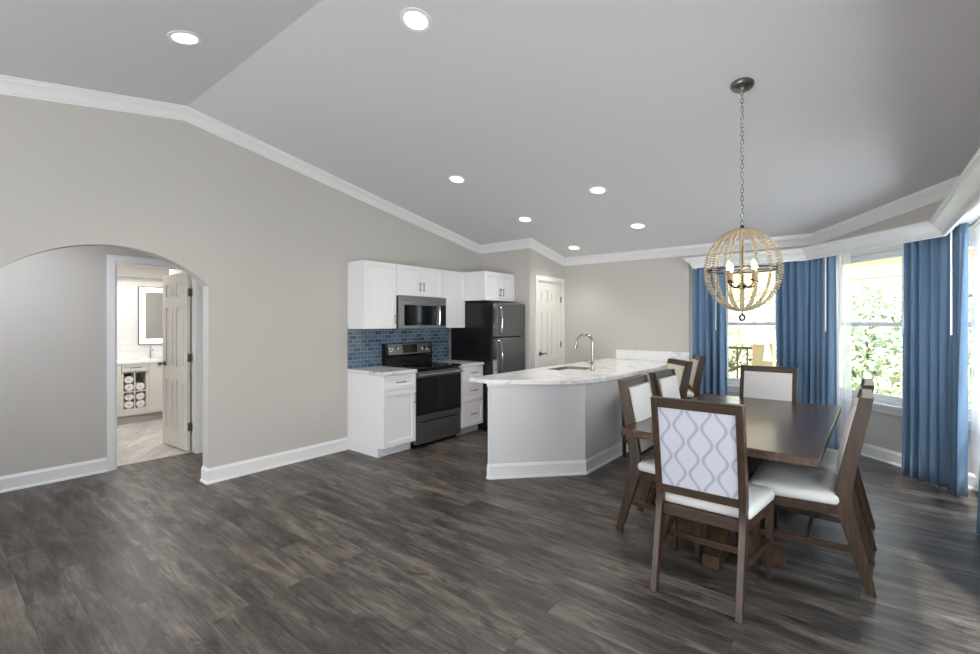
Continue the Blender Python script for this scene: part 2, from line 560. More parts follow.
def sweep(bm, path, prof, topfn=None):
    """Sweep a closed (out, up) profile along a plan path of (x, y, z); out is to the right of travel; corners mitred."""
    P = [Vector(p) for p in path]
    N = len(P)
    nr = []
    for i in range(N - 1):
        d = Vector((P[i + 1].x - P[i].x, P[i + 1].y - P[i].y)).normalized()
        nr.append(Vector((d.y, -d.x)))
    rings = []
    for i in range(N):
        a = nr[max(i - 1, 0)]; b = nr[min(i, N - 2)]
        m = (a + b) / (1 + a.dot(b))
        rings.append([bm.verts.new((P[i].x + m.x * o, P[i].y + m.y * o, P[i].z + (u if not callable(u) else u(P[i].y + m.y * o)))) for o, u in prof])
    k = len(prof)
    for a, b in zip(rings, rings[1:]):
        for j in range(k):
            bm.faces.new((a[j], a[(j + 1) % k], b[(j + 1) % k], b[j]))
    bm.faces.new(rings[0]); bm.faces.new(rings[-1][::-1])
    return bm

def rounded_slab(bm, outline, z0, z1):
    return prism(bm, outline, (z0, z1), lambda a, b, c: (a, b, c))

# ------------------------------------------------------------------ room shell
XL, YB, YREAR, XR = -4.565, 6.403, -3.47, 1.06
YC, XCL = 5.443, -3.643                    # pantry closet front and side
XH = -5.71                                 # hall wall
RIDGE_Y, RIDGE_Z, SLOPE = 1.465, 3.295, 0.1745
def zc(y): return RIDGE_Z - SLOPE * abs(y - RIDGE_Y)
XOPEN = -1.765                              # where the bay begins
YW1 = 6.93                                 # bay window wall behind the header
BAYC1, BAYC2 = (-0.42, 6.93), (XR, 5.45)   # bay wall corners
HB1, HB2 = (-0.39, 6.403), (0.70, 5.313)   # header corners

bm = BM(); box(bm, XH - 0.12, 1.25, YREAR - 0.15, 7.15, -0.12, 0.0)
struct('floor', bm, M_FLOOR)
bm = BM(); box(bm, -8.9, XH - 0.12, 0.4, 3.4, -0.12, 0.0)
struct('floor_bathroom', bm, M_BATHFLOOR)
bm = BM(); box(bm, XH - 0.125, XH - 0.09, 1.27, 1.95, 0.0, 0.006)
struct('trim_9', bm, mat('threshold_strip', (206, 198, 184), 0.4, noise=0.03), bevel=0.002)

x0c, x1c = XL - 0.2, XR + 0.3
bm = BM()
prism(bm, [(YREAR - 0.2, zc(YREAR - 0.2)), (RIDGE_Y, RIDGE_Z), (RIDGE_Y, RIDGE_Z + 0.12), (YREAR - 0.2, zc(YREAR - 0.2) + 0.12)], (x0c, x1c), lambda a, b, c: (c, a, b))
struct('ceiling', bm, M_CEIL, smooth=0)
bm = BM()
prism(bm, [(RIDGE_Y, RIDGE_Z), (7.1, zc(7.1)), (7.1, zc(7.1) + 0.12), (RIDGE_Y, RIDGE_Z + 0.12)], (x0c, x1c), lambda a, b, c: (c, a, b))
struct('ceiling_bay_side', bm, M_CEIL, smooth=0)

# left wall with the arched opening
AY0, AY1, ASPR, AAPEX = 0.325, 1.657, 1.775, 2.052
ac = (AY0 + AY1) / 2; hw = (AY1 - AY0) / 2; sg = AAPEX - ASPR
ar = (hw * hw + sg * sg) / (2 * sg)
ang = math.asin(hw / ar)
arch = [(ac + ar * math.sin(a), AAPEX - ar + ar * math.cos(a)) for a in [ang - 2 * ang * i / 32 for i in range(33)]]
outl = [(YREAR, 0), (YREAR, zc(YREAR) + 0.05), (RIDGE_Y, RIDGE_Z + 0.05), (YB + 0.1, zc(YB + 0.1) + 0.05), (YB + 0.1, 0), (AY1, 0)] + arch + [(AY0, 0)]
bm = BM()
prism(bm, outl, (XL - 0.13, XL), lambda a, b, c: (c, a, b))
struct('wall_left', bm, M_WALL, smooth=20)

# hall beyond the arch
bm = BM()
relief(bm, -1.6, 2.2, 0, 2.44, 0.12, [(1.238, 1.965, 0, 2.04, None)], lambda a, b, c: (XH - 0.12 + c, a, b))
struct('wall_hall', bm, M_WALL, smooth=0)
bm = BM(); box(bm, XH - 0.12, XL - 0.13, 2.08, 2.2, 0, 2.44)
struct('wall_hall_end', bm, M_WALL)
bm = BM(); box(bm, XH - 0.12, XL - 0.13, -1.72, -1.6, 0, 2.44)
struct('wall_hall_start', bm, M_WALL)
bm = BM(); box(bm, XH - 0.12, XL - 0.13, -1.72, 2.2, 2.40, 2.5)
struct('ceiling_hall', bm, M_CEIL)

# bathroom shell
bm = BM(); box(bm, -8.9, -8.72, 0.4, 3.4, 0, 2.5); struct('wall_bathroom_far', bm, M_WALL)
bm = BM(); box(bm, -8.72, XH - 0.12, 0.4, 0.52, 0, 2.5); struct('wall_bathroom_near', bm, M_WALL)
bm = BM(); box(bm, -8.72, XH - 0.12, 3.28, 3.4, 0, 2.5); struct('wall_bathroom_right', bm, M_WALL)
bm = BM(); box(bm, -8.9, XH - 0.12, 0.4, 3.4, 2.42, 2.52); struct('ceiling_bathroom', bm, M_CEIL)
bm = BM(); box(bm, -8.72, -8.3, 0.52, 3.28, 2.12, 2.42); struct('trim_10', bm, M_WALL)
bm = BM(); box(bm, -8.72, -8.71, 0.52, 3.28, 0.88, 2.12); struct('wall_bathroom_tile', bm, M_WTILE)
bm = BM(); box(bm, -6.75, XH - 0.12, 2.005, 3.28, 0, 2.5); struct('wall_door_gap_blocker', bm, M_WALL)  # unseen block moved up behind the open door to darken the hinge gap

# pantry closet, back wall, right and rear walls
bm = BM(); box(bm, XL, XCL, YC, YC + 0.1, 0, zc(YC) + 0.05); struct('wall_closet_front', bm, M_WALL)
PD0, PD1, PDZ = 5.645, 6.345, 2.06
bm = BM()
relief(bm, YC + 0.1, YB, 0, zc(YC) + 0.05, 0.1, [(PD0, PD1, 0, PDZ, None)], lambda a, b, c: (XCL - 0.1 + c, a, b))
struct('wall_closet_side', bm, M_WALL, smooth=0)
bm = BM(); box(bm, XL, XOPEN, YB, YW1 + 0.15, 0, zc(YB) + 0.06); struct('wall_back', bm, M_WALL)
bm = BM(); box(bm, XL - 0.13, XR + 0.2, YREAR - 0.12, YREAR, 0, zc(YREAR) + 0.06); struct('wall_rear', bm, M_WALL)

def wall_seg(name, p0, p1, holes, h=2.45, T=0.16):
    """wall from p0 to p1 with its room face on the line, thickness away from the room (left of travel)"""
    p0, p1 = Vector(p0), Vector(p1)
    d = (p1 - p0); Ln = d.length; d.normalize()
    n = Vector((d.y, -d.x))                 # room side
    bm = BM()
    relief(bm, 0, Ln, 0, h, T, [(a, b, c, e, None) for a, b, c, e in holes], lambda a, b, c: (p0.x + d.x * a + n.x * (c - T), p0.y + d.y * a + n.y * (c - T), b))
    struct(name, bm, M_WALL, smooth=0)
    return p0, d, n

SILL, HEAD = 0.60, 2.19
W1 = (XOPEN, YW1), BAYC1
W2 = BAYC1, BAYC2
W3 = BAYC2, (XR, YREAR)
w1h = [(0.28, 1.155, SILL, HEAD)]
w2h = [(0.215, 1.96, SILL, HEAD)]
w3h = [(0.16, 1.95, SILL, HEAD), (2.95, 4.85, SILL, HEAD)]
f1 = wall_seg('wall_bay_left', *W1, w1h)
f2 = wall_seg('wall_bay_middle', *W2, w2h)
f3 = wall_seg('wall_right', *W3, w3h, h=3.45)

def window(n, frame, t0, t1, z0, z1):
    p0, d, nn = frame
    root = struct_root('window_%d' % n)
    def fn(t, z, c): return (p0.x + d.x * t + nn.x * c, p0.y + d.y * t + nn.y * c, z)
    def pc(name, t_0, t_1, z_0, z_1, c0, c1, m, holes=(), bevel=0.003):
        bm = BM()
        relief(bm, t_0, t_1, z_0, z_1, c1 - c0, [h + (None,) for h in holes], lambda a, b, c: fn(a, b, c + c0))
        return obj(name, bm, m, root, bevel=bevel, smooth=0)
    f = 0.035
    zm = 1.425
    pc('window_frame', t0, t1, z0, z1, -0.12, -0.03, M_VINYL, [(t0 + f, t1 - f, z0 + f, z1 - f)])
    s = 0.036
    a0, a1 = t0 + f, t1 - f
    pc('upper_sash', a0, a1, zm - 0.02, z1 - f, -0.105, -0.075, M_VINYL, [(a0 + s, a1 - s, zm + 0.025, z1 - f - s)])
    pc('lower_sash', a0, a1, z0 + f, zm + 0.02, -0.075, -0.045, M_VINYL, [(a0 + s, a1 - s, z0 + f + 0.05, zm - 0.022)])
    pc('glass_pane', a0 + s, a1 - s, zm + 0.025, z1 - f - s, -0.093, -0.089, M_GLASS, bevel=0)
    pc('glass_pane', a0 + s, a1 - s, z0 + f + 0.05, zm - 0.022, -0.063, -0.059, M_GLASS, bevel=0)
    c = 0.075
    pc('sill', t0 - 0.05, t1 + 0.05, z0 - 0.028, z0 - 0.001, -0.03, 0.045, M_TRIM)
    pc('apron', t0 - 0.03, t1 + 0.03, z0 - 0.095, z0 - 0.028, 0.0, 0.016, M_TRIM)
    pc('casing', t0 - c, t1 + c, z0, z1 + c, 0.0, 0.018, M_TRIM, [(t0, t1, z0, z1)])
    return root
window(1, f1, *w1h[0])
window(2, f2, *w2h[0])
window(3, f3, *w3h[0])
window(4, f3, *w3h[1])

# header over the bay, soffit, right upper wall
bm = BM()
sweep(bm, [(XOPEN, YB, 0), HB1 + (0,), HB2 + (0,), (HB2[0], YREAR, 0)], [(0, 2.22), (0, lambda y: zc(y) + 0.06), (-0.10, lambda y: zc(y) + 0.06), (-0.10, 2.22)])
struct('wall_bay_header', bm, M_WALL, smooth=0)
bm = BM()
prism(bm, [(XOPEN, YB + 0.05), (HB1[0], YB + 0.05), (HB2[0] + 0.05, HB2[1]), (HB2[0] + 0.05, YREAR), (XR, YREAR), (XR, BAYC2[1]), BAYC1, (XOPEN, YW1)], (2.30, 2.34), lambda a, b, c: (a, b, c))
struct('ceiling_bay_soffit', bm, M_CEIL, smooth=0)

# crown mouldings
CROWN = [(0, 0.03), (0, -0.105), (0.010, -0.105), (0.012, -0.092), (0.020, -0.085), (0.028, -0.066), (0.044, -0.045), (0.062, -0.032), (0.070, -0.027), (0.073, -0.013), (0.083, -0.010), (0.085, 0.03)]
bm = BM()
sweep(bm, [(XL, YREAR, zc(YREAR)), (XL, RIDGE_Y, RIDGE_Z), (XL, YC, zc(YC)), (XCL, YC, zc(YC)), (XCL, YB, zc(YB)), (HB1[0], YB, zc(YB)), HB2 + (zc(HB2[1]),)], CROWN)
struct('trim_1', bm, M_TRIM, smooth=22)
# curtain cornice over the bay
VZ = 2.138
COR = [(0, 0), (0, 0.022), (0.012, 0.026), (0.016, 0.046), (0.030, 0.066), (0.054, 0.084), (0.066, 0.094), (0.070, 0.112), (0.082, 0.116), (0.082, 0.132), (-0.02, 0.132), (-0.02, 0)]
vpath = [(-1.68, YB, VZ), (-1.68, 6.235, VZ), (-0.47, 6.235, VZ), (0.52, 5.155, VZ), (0.52, YREAR, VZ)]
bm = BM(); sweep(bm, vpath, COR)
tr2 = struct('trim_2', bm, M_TRIM, smooth=22)
bm = BM()
prism(bm, [(-1.68, YB), (-1.68, 6.235), (-0.47, 6.235), (0.52, 5.155), (0.52, YREAR), (HB2[0], YREAR), HB2, HB1], (VZ + 0.10, VZ + 0.131), lambda a, b, c: (a, b, c))
obj('cornice_top_board', bm, M_TRIM, tr2, smooth=0)

# baseboards
BASE = [(0, 0), (0, 0.135), (0.006, 0.133), (0.009, 0.118), (0.014, 0.112), (0.015, 0.02), (0.024, 0.016), (0.026, 0.0)]
def baseboard(name, path):
    bm = BM(); sweep(bm, [p + (0,) for p in path], BASE)
    return struct(name, bm, M_TRIM, smooth=30)
baseboard('baseboard_left', [(XL - 0.13, AY1), (XL, AY1), (XL, 3.09)])
baseboard('baseboard_left_rear', [(XL, YREAR), (XL, AY0), (XL - 0.13, AY0)])
baseboard('baseboard_hall', [(XH, -1.6), (XH, 1.18)])
baseboard('baseboard_bay', [(XOPEN, YW1), BAYC1, BAYC2, (XR, YREAR)])
baseboard('baseboard_back', [(XCL, 6.43), (XCL, YB), (-2.95, YB)][1:])
baseboard('baseboard_closet', [(XL, YC), (XCL, YC), (XCL, PD0 - 0.08)])
baseboard('baseboard_hall_end', [(XH, 2.08), (XL - 0.13, 2.08)])

# ------------------------------------------------------------------ doors
def six_panel(W, H):
    st, ml = 0.105 * W / 0.75, 0.09 * W / 0.75
    aw = (W - 2 * st - ml) / 2
    cols = [(st, st + aw), (st + aw + ml, W - st)]
    rows = [(0.20, 0.78), (0.93, 1.62), (1.74, H - 0.115)]
    rc = []
    for a0, a1 in cols:
        for b0, b1 in rows:
            rc.append((a0, a1, b0, b1, 0.010))
            rc.append((a0 + 0.012, a1 - 0.012, b0 + 0.012, b1 - 0.012, 0.013))
            rc.append((a0 + 0.032, a1 - 0.032, b0 + 0.032, b1 - 0.032, 0.003))
    return rc

def casing(bm, y0, y1, z1, w, x0, x1):
    """door casing around an opening in a wall that faces +X"""
    relief(bm, y0 - w, y1 + w, 0, z1 + w, x1 - x0, [(y0, y1, 0, z1, None)], lambda a, b, c: (x0 + c, a, b))

def lever(parent, name, loc, sgn, m, flip=1):
    """lever handle on a face that points sgn along local y; lever runs along local x"""
    bm = BM()
    lathe(bm, [(0.0, 0), (0.032, 0), (0.032, 0.006), (0.026, 0.012), (0.012, 0.014), (0.011, 0.05), (0.0, 0.052)], 20, (0, 0, 0), 'Y')
    pts = [(0, 0.045, 0), (0.03 * flip, 0.05, 0.002), (0.07 * flip, 0.05, 0.004), (0.115 * flip, 0.046, -0.004)]
    tube(bm, pts, [0.010, 0.010, 0.009, 0.007], 10)
    for v in bm.verts:
        v.co.y *= sgn
        v.co = v.co + Vector(loc)
    return obj(name, bm, m, parent)

# pantry door (closed)
d1 = struct_root('door_1')
bm = BM(); casing(bm, PD0, PD1, PDZ, 0.065, XCL, XCL + 0.018); obj('door_casing', bm, M_TRIM, d1, bevel=0.004, smooth=0)
bm = BM(); relief(bm, PD0, PD1, 0.0, PDZ, 0.1, [(PD0 + 0.018, PD1 - 0.018, 0, PDZ - 0.018, None)], lambda a, b, c: (XCL - 0.1 + c, a, b)); obj('door_jamb', bm, M_TRIM, d1, smooth=0)
Wp = PD1 - PD0 - 0.044
bm = BM(); relief(bm, 0, Wp, 0.006, PDZ - 0.024, 0.035, six_panel(Wp, PDZ - 0.024), lambda a, b, c: (XCL - 0.045 + c, PD0 + 0.022 + a, b))
leaf = obj('door_leaf', bm, M_DOOR, d1, smooth=0)
h = lever(leaf, 'door_handle', (0, 0, 0), 1, M_NICKEL)
h.matrix_local = Matrix.Translation((XCL - 0.01, PD0 + 0.09, 0.985)) @ Matrix.Rotation(R(-90), 4, 'Z') @ Matrix.Scale(-1, 4, (1, 0, 0))
for z in (0.25, 1.1, 1.8):
    bm = BM(); box(bm, XCL - 0.012, XCL + 0.004, PD1 - 0.03, PD1 - 0.012, z - 0.045, z + 0.045); obj('hinge', bm, M_NICKEL, d1, bevel=0.002)

# bathroom door (open into the bathroom)
d2 = struct_root('door_2')
BD0, BD1, BDZ = 1.238, 1.965, 2.04
bm = BM(); casing(bm, BD0, BD1, BDZ, 0.065, XH, XH + 0.018); obj('door_casing', bm, M_TRIM, d2, bevel=0.004, smooth=0)
bm = BM(); relief(bm, BD0, BD1, 0.0, BDZ, 0.12, [(BD0 + 0.018, BD1 - 0.018, 0, BDZ - 0.018, None)], lambda a, b, c: (XH - 0.12 + c, a, b)); obj('door_jamb', bm, M_TRIM, d2, smooth=0)
hinge_p = Vector((XH - 0.135, BD1 - 0.022, 0))
da = R(180 + 4)
dx, dy = math.cos(da), math.sin(da)
nx, ny = -dy, dx                        # leaf thickness direction
if ny > 0: nx, ny = -nx, -ny
Wd = 0.66
def leaf_fn(a, b, c): return (hinge_p.x + dx * a + nx * c, hinge_p.y + dy * a + ny * c, b)
bm = BM(); relief(bm, 0.012, Wd, 0.01, 2.0, 0.035, six_panel(Wd, 2.0), leaf_fn)
leaf2 = obj('door_leaf', bm, M_DOOR, d2, smooth=0)
bm = BM()
lathe(bm, [(0, 0), (0.03, 0), (0.03, 0.006), (0.011, 0.012), (0.011, 0.03), (0.022, 0.036), (0.028, 0.05), (0.024, 0.064), (0, 0.068)], 20, (0, 0, 0), 'Y')
kn = obj('door_knob', bm, M_NICKEL, leaf2)
kn.matrix_local = Matrix.Translation(leaf_fn(Wd - 0.065, 0.96, 0.035)) @ Matrix.Rotation(R(180) + da - R(180), 4, 'Z')
for z in (0.28, 1.05, 1.78):
    bm = BM()
    tube(bm, [(hinge_p.x + 0.002, hinge_p.y - 0.022, z - 0.045), (hinge_p.x + 0.002, hinge_p.y - 0.022, z + 0.045)], 0.009, 10)
    box(bm, hinge_p.x - 0.04, hinge_p.x + 0.04, hinge_p.y - 0.005, hinge_p.y + 0.0, z - 0.045, z + 0.045)
    obj('hinge', bm, M_NICKEL, d2)

# ------------------------------------------------------------------ kitchen run on the left wall
def fx(x0): return lambda a, b, c: (x0 + c, a, b)       # panel facing +X, back at x0

def shaker(name, parent, y0, y1, z0, z1, x0, m=M_CAB, T=0.02, w=0.055):
    bm = BM()
    w = min(w, (y1 - y0) * 0.24, (z1 - z0) * 0.28)
    relief(bm, y0, y1, z0, z1, T, [(y0 + w, y1 - w, z0 + w, z1 - w, 0.009)], fx(x0))
    return obj(name, bm, m, parent, bevel=0.0015, smooth=0)

def pull(parent, y, z, x, length=0.13, vertical=False, m=M_NICKEL):
    bm = BM()
    h = length / 2
    if vertical:
        tube(bm, [(x + 0.03, y, z - h), (x + 0.03, y, z + h)], 0.0055, 10)
        for s in (-1, 1): tube(bm, [(x, y, z + s * h * 0.75), (x + 0.03, y, z + s * h * 0.75)], 0.0045, 8)
    else:
        tube(bm, [(x + 0.03, y - h, z), (x + 0.03, y + h, z)], 0.0055, 10)
        for s in (-1, 1): tube(bm, [(x, y + s * h * 0.75, z), (x + 0.03, y + s * h * 0.75, z)], 0.0045, 8)
    return obj('handle', bm, m, parent)

XF = -3.945                             # base carcass front
# base cabinet with one drawer and one door
t = thing('base_cabinet', 'white base cabinet with one drawer over one door, left of the black range', 'cabinet', (XL, 3.10, 0))
def local(o, root):
    """mesh built in world coordinates, kept in place under a root that stands elsewhere"""
    o.location = -root.location
    return o
cab = obj('carcass', box(BM(), XL, XF, 3.10, 3.560, 0.10, 0.878), M_CAB, t, bevel=0.001); local(cab, t)
o = obj('toe_kick', box(BM(), XL, XF - 0.075, 3.10, 3.560, 0.0, 0.10), M_CAB, t); local(o, t)
o = shaker('drawer', t, 3.105, 3.556, 0.715, 0.872, XF); local(o, t); pull(o, 3.33, 0.795, XF + 0.02)
o = shaker('door', t, 3.105, 3.556, 0.108, 0.708, XF); local(o, t); pull(o, 3.53, 0.60, XF + 0.02, 0.13, True)
o = tagset(obj('countertop', box(BM(), XL, XF + 0.035, 3.085, 3.567, 0.88, 0.917), M_MARBLE2, None, bevel=0.004), 'short grey-veined stone countertop on the cabinet left of the range', 'countertop')

# drawer cabinet right of the range
t = thing('drawer_cabinet', 'white narrow cabinet of three drawers between range and refrigerator', 'cabinet', (XL, 4.347, 0))
o = obj('carcass', box(BM(), XL, XF, 4.347, 4.757, 0.10, 0.878), M_CAB, t, bevel=0.001); local(o, t)
o = obj('toe_kick', box(BM(), XL, XF - 0.075, 4.347, 4.757, 0.0, 0.10), M_CAB, t); local(o, t)
for z0, z1 in ((0.715, 0.872), (0.425, 0.708), (0.108, 0.418)):
    o = shaker('drawer', t, 4.351, 4.753, z0, z1, XF, w=0.045); local(o, t); pull(o, 4.552, (z0 + z1) / 2, XF + 0.02, 0.12)
tagset(obj('countertop', box(BM(), XL, XF + 0.035, 4.342, 4.762, 0.88, 0.917), M_MARBLE2, None, bevel=0.004), 'short grey-veined stone countertop on the drawer cabinet beside the refrigerator', 'countertop')

# tile backsplash
tagset(obj('tile_backsplash', box(BM(), XL + 0.0005, XL + 0.010, 3.10, 4.76, 0.918, 1.42), M_TILE, None), 'blue glass subway tile backsplash on the wall behind the range', 'backsplash')

# wall cabinets
XU = -4.275
def wall_cab(label, y0, y1, z0, z1, xf, doors, pulls):
    t = thing('wall_cabinet', label, 'cabinet', (XL, y0, z0), 0, 'white wall cabinets over the range and refrigerator')
    o = obj('carcass', box(BM(), XL, xf, y0, y1, z0, z1), M_CAB, t, bevel=0.001); local(o, t)
    for (a, b), pl in zip(doors, pulls):
        o = shaker('door', t, a + 0.002, b - 0.002, z0 + 0.003, z1 - 0.003, xf); local(o, t)
        if pl is not None: pull(o, pl, z0 + 0.115, xf + 0.02, 0.11, True)
wall_cab('tall white wall cabinet with one door, at the left end of the row', 3.10, 3.555, 1.372, 2.135, XU, [(3.10, 3.555)], [3.525])
wall_cab('short white wall cabinet with two doors directly over the microwave', 3.557, 4.320, 1.765, 2.135, XU, [(3.557, 3.938), (3.938, 4.320)], [3.908, 3.968])
wall_cab('narrow white wall cabinet with one door, between microwave and refrigerator', 4.322, 4.765, 1.372, 2.135, XU, [(4.322, 4.765)], [None])
wall_cab('deep white wall cabinet with two doors above the refrigerator', 4.767, 5.436, 1.742, 2.135, -3.915, [(4.767, 5.10), (5.10, 5.436)], [5.07, 5.13])

# microwave
t = thing('microwave', 'stainless over-the-range microwave with black glass door', 'microwave', (XL, 3.6, 1.37))
MY0, MY1, MZ0, MZ1, MX = 3.558, 4.318, 1.372, 1.758, -4.185
o = obj('body', box(BM(), XL, MX - 0.045, MY0, MY1, MZ0 + 0.004, MZ1), M_BLACK, t, bevel=0.003); local(o, t)
o = obj('vent_grille', relief(BM(), MY0, MY1, 1.685, MZ1, 0.045, [(MY0 + 0.03, MY1 - 0.03, 1.70 + k * 0.014, 1.706 + k * 0.014, 0.006) for k in range(3)], fx(MX - 0.045)), M_STEEL, t, smooth=0); local(o, t)
dr = obj('door', relief(BM(), MY0, 4.175, MZ0, 1.682, 0.045, [(MY0 + 0.055, 4.148, MZ0 + 0.035, 1.655, 0.004)], fx(MX - 0.045)), M_STEEL, t, bevel=0.002, smooth=0); local(dr, t)
obj('window', box(BM(), MX - 0.004, MX + 0.0015, MY0 + 0.058, 4.145, MZ0 + 0.038, 1.652), M_BLACKGLASS, dr, bevel=0.001)
bm = BM(); tube(bm, [(MX, 4.162, 1.66), (MX + 0.035, 4.162, 1.645), (MX + 0.045, 4.162, 1.53), (MX + 0.035, 4.162, 1.415), (MX, 4.162, 1.40)], 0.010, 10); obj('handle', bm, M_CHROME, dr)
cp = obj('control_panel', box(BM(), MX - 0.045, MX, 4.178, MY1, MZ0, 1.682), M_STEEL, t, bevel=0.002); local(cp, t)
obj('keypad', relief(BM(), 4.19, MY1 - 0.012, MZ0 + 0.03, 1.66, 0.004, [(4.198 + 0.034 * i, 4.226 + 0.034 * i, MZ0 + 0.05 + 0.036 * j, MZ0 + 0.074 + 0.036 * j, 0.0015) for i in range(3) for j in range(5)], fx(MX - 0.001)), M_BLACK, cp, smooth=0)

# range
t = thing('range', 'black and stainless freestanding electric range with glass cooktop', 'range', (XL, 3.95, 0))
RY0, RY1, RX = 3.572, 4.337, -3.985
o = obj('body', box(BM(), XL + 0.01, RX, RY0, RY1, 0.05, 0.895), M_BLACK, t, bevel=0.003); local(o, t)
o = obj('kick_plate', box(BM(), XL + 0.05, RX - 0.03, RY0 + 0.01, RY1 - 0.01, 0.0, 0.05), M_BLACK, t); local(o, t)
ck = obj('cooktop', box(BM(), XL + 0.08, RX + 0.045, RY0 - 0.002, RY1 + 0.002, 0.895, 0.920), M_BLACKGLASS, t, bevel=0.006); local(ck, t)
for cx_, cy_, rr in ((-4.12, 3.77, 0.105), (-4.12, 4.14, 0.08), (-4.33, 3.77, 0.08), (-4.33, 4.14, 0.095)):
    bm = BM(); lathe(bm, [(rr - 0.004, 0.9201), (rr - 0.004, 0.9206), (rr, 0.9206), (rr, 0.9201)], 36, (cx_, cy_, 0)); obj('burner_ring', bm, M_DGREY, ck)
od = obj('oven_door', relief(BM(), RY0 + 0.005, RY1 - 0.005, 0.30, 0.872, 0.045, [(RY0 + 0.03, RY1 - 0.03, 0.385, 0.80, 0.003)], fx(RX)), M_DSTEEL, t, bevel=0.003, smooth=0); local(od, t)
obj('window', box(BM(), RX + 0.04, RX + 0.0455, RY0 + 0.008, RY1 - 0.008, 0.375, 0.808), M_BLACKGLASS, od, bevel=0.001)
bm = BM()
tube(bm, [(RX + 0.085, RY0 + 0.02, 0.838), (RX + 0.085, RY1 - 0.02, 0.838)], 0.014, 12)
for s in (RY0 + 0.06, RY1 - 0.06): tube(bm, [(RX + 0.04, s, 0.838), (RX + 0.085, s, 0.838)], 0.009, 8)
obj('handle', bm, M_STEEL, od)
o = obj('storage_drawer', box(BM(), RX, RX + 0.04, RY0 + 0.005, RY1 - 0.005, 0.04, 0.285), M_DSTEEL, t, bevel=0.004); local(o, t)
bg = obj('backguard', prism(BM(), [(XL + 0.012, 0.90), (XL + 0.10, 0.90), (XL + 0.10, 1.02), (XL + 0.115, 1.04), (XL + 0.075, 1.185), (XL + 0.012, 1.185)], (RY0, RY1), lambda a, b, c: (a, c, b)), M_BLACK, t, bevel=0.004, smooth=0); local(bg, t)
def bgp(y, s, off=0.0):                # point on the sloping control face, s from 0 to 1
    n = Vector((0.145, 0, 0.04)).normalized()
    return Vector((XL + 0.115 - 0.04 * s, y, 1.04 + 0.145 * s)) + n * off
cf = []
for off in (0.0, 0.004):
    cf += [bgp(RY0 + 0.03, 0.06, off), bgp(RY1 - 0.03, 0.06, off), bgp(RY1 - 0.03, 0.94, off), bgp(RY0 + 0.03, 0.94, off)]
bm = BM(); hexa(bm, cf); obj('control_panel', bm, M_STEEL, bg)
cf = []
for off in (0.003, 0.006):
    cf += [bgp(3.83, 0.15, off), bgp(4.07, 0.15, off), bgp(4.07, 0.85, off), bgp(3.83, 0.85, off)]
bm = BM(); hexa(bm, cf); obj('clock_display', bm, M_BLACKGLASS, bg)
for y in (3.645, 3.73, 4.17, 4.255):
    bm = BM(); a = bgp(y, 0.5, 0.004); b = bgp(y, 0.5, 0.034)
    tube(bm, [a, a + (b - a) * 0.25, a + (b - a) * 0.3, b], [0.030, 0.030, 0.024, 0.021], 18); obj('knob', bm, M_CHROME, bg)

# refrigerator
t = thing('refrigerator', 'tall stainless top-freezer refrigerator with black sides', 'refrigerator', (-4.15, 5.1, 0))
FY0, FY1, FX = 4.77, 5.415, -3.785
o = obj('body', box(BM(), XL + 0.04, FX, FY0, FY1, 0.03, 1.70), M_BLACK, t, bevel=0.006); local(o, t)
o = obj('base_grille', box(BM(), FX - 0.02, FX + 0.02, FY0 + 0.02, FY1 - 0.02, 0.0, 0.09), M_DGREY, t); local(o, t)
for nm, z0, z1, hz in (('freezer_door', 1.252, 1.705, (1.29, 1.66)), ('fridge_door', 0.10, 1.238, (0.78, 1.21))):
    o = obj(nm, box(BM(), FX + 0.006, FX + 0.085, FY0 - 0.002, FY1 + 0.002, z0, z1), M_DSTEEL, t, bevel=0.012); local(o, t)
    bm = BM()
    hx = FX + 0.085
    tube(bm, [(hx - 0.005, FY0 + 0.05, hz[1]), (hx + 0.035, FY0 + 0.05, hz[1] - 0.03), (hx + 0.05, FY0 + 0.05, (hz[0] + hz[1]) / 2), (hx + 0.035, FY0 + 0.05, hz[0] + 0.03), (hx - 0.005, FY0 + 0.05, hz[0])], 0.009, 10)
    obj('handle', bm, M_CHROME, o)
    obj('edge_trim', box(BM(), FX + 0.02, FX + 0.083, FY0 - 0.0045, FY0 - 0.001, z0 + 0.012, z1 - 0.012), M_CHROME, o)

# ------------------------------------------------------------------ peninsula
P0, P1, P2 = (-2.672, 3.338), (-2.048, 4.012), (-2.048, YB - 0.005)
KX = -2.87
t = thing('peninsula', 'grey painted kitchen peninsula with an angled end and white base moulding', 'peninsula', (-2.45, 4.8, 0))
o = obj('body', prism(BM(), [P0, P1, P2, (KX, YB - 0.005), (KX, 3.86), (-2.70, 3.70), (-2.70, 3.338)], (0.0, 0.876), lambda a, b, c: (a, b, c)), M_PEN, t, smooth=0); local(o, t)
bm = BM(); sweep(bm, [(-2.70, 3.338, 0), P0 + (0,), P1 + (0,), P2 + (0,)], BASE); o = obj('base_moulding', bm, M_TRIM, t, smooth=30); local(o, t)
bm = BM(); sweep(bm, [(-2.70, 3.338, 0), P0 + (0,), P1 + (0,), P2 + (0,)], [(0, 0.845), (0, 0.878), (0.014, 0.878), (0.014, 0.866), (0.008, 0.856), (0.006, 0.845)]); o = obj('top_moulding', bm, M_TRIM, t, smooth=30); local(o, t)
for y0, y1 in ((3.8, 4.35), (4.35, 5.05), (5.05, 5.6), (5.6, 6.2)):
    bm = BM(); relief(bm, y0 + 0.003, y1 - 0.003, 0.11, 0.86, 0.02, [(y0 + 0.06, y1 - 0.06, 0.17, 0.80, 0.009)], lambda a, b, c: (KX - c, a, b))
    o = obj('door', bm, M_CAB, t, smooth=0); local(o, t)

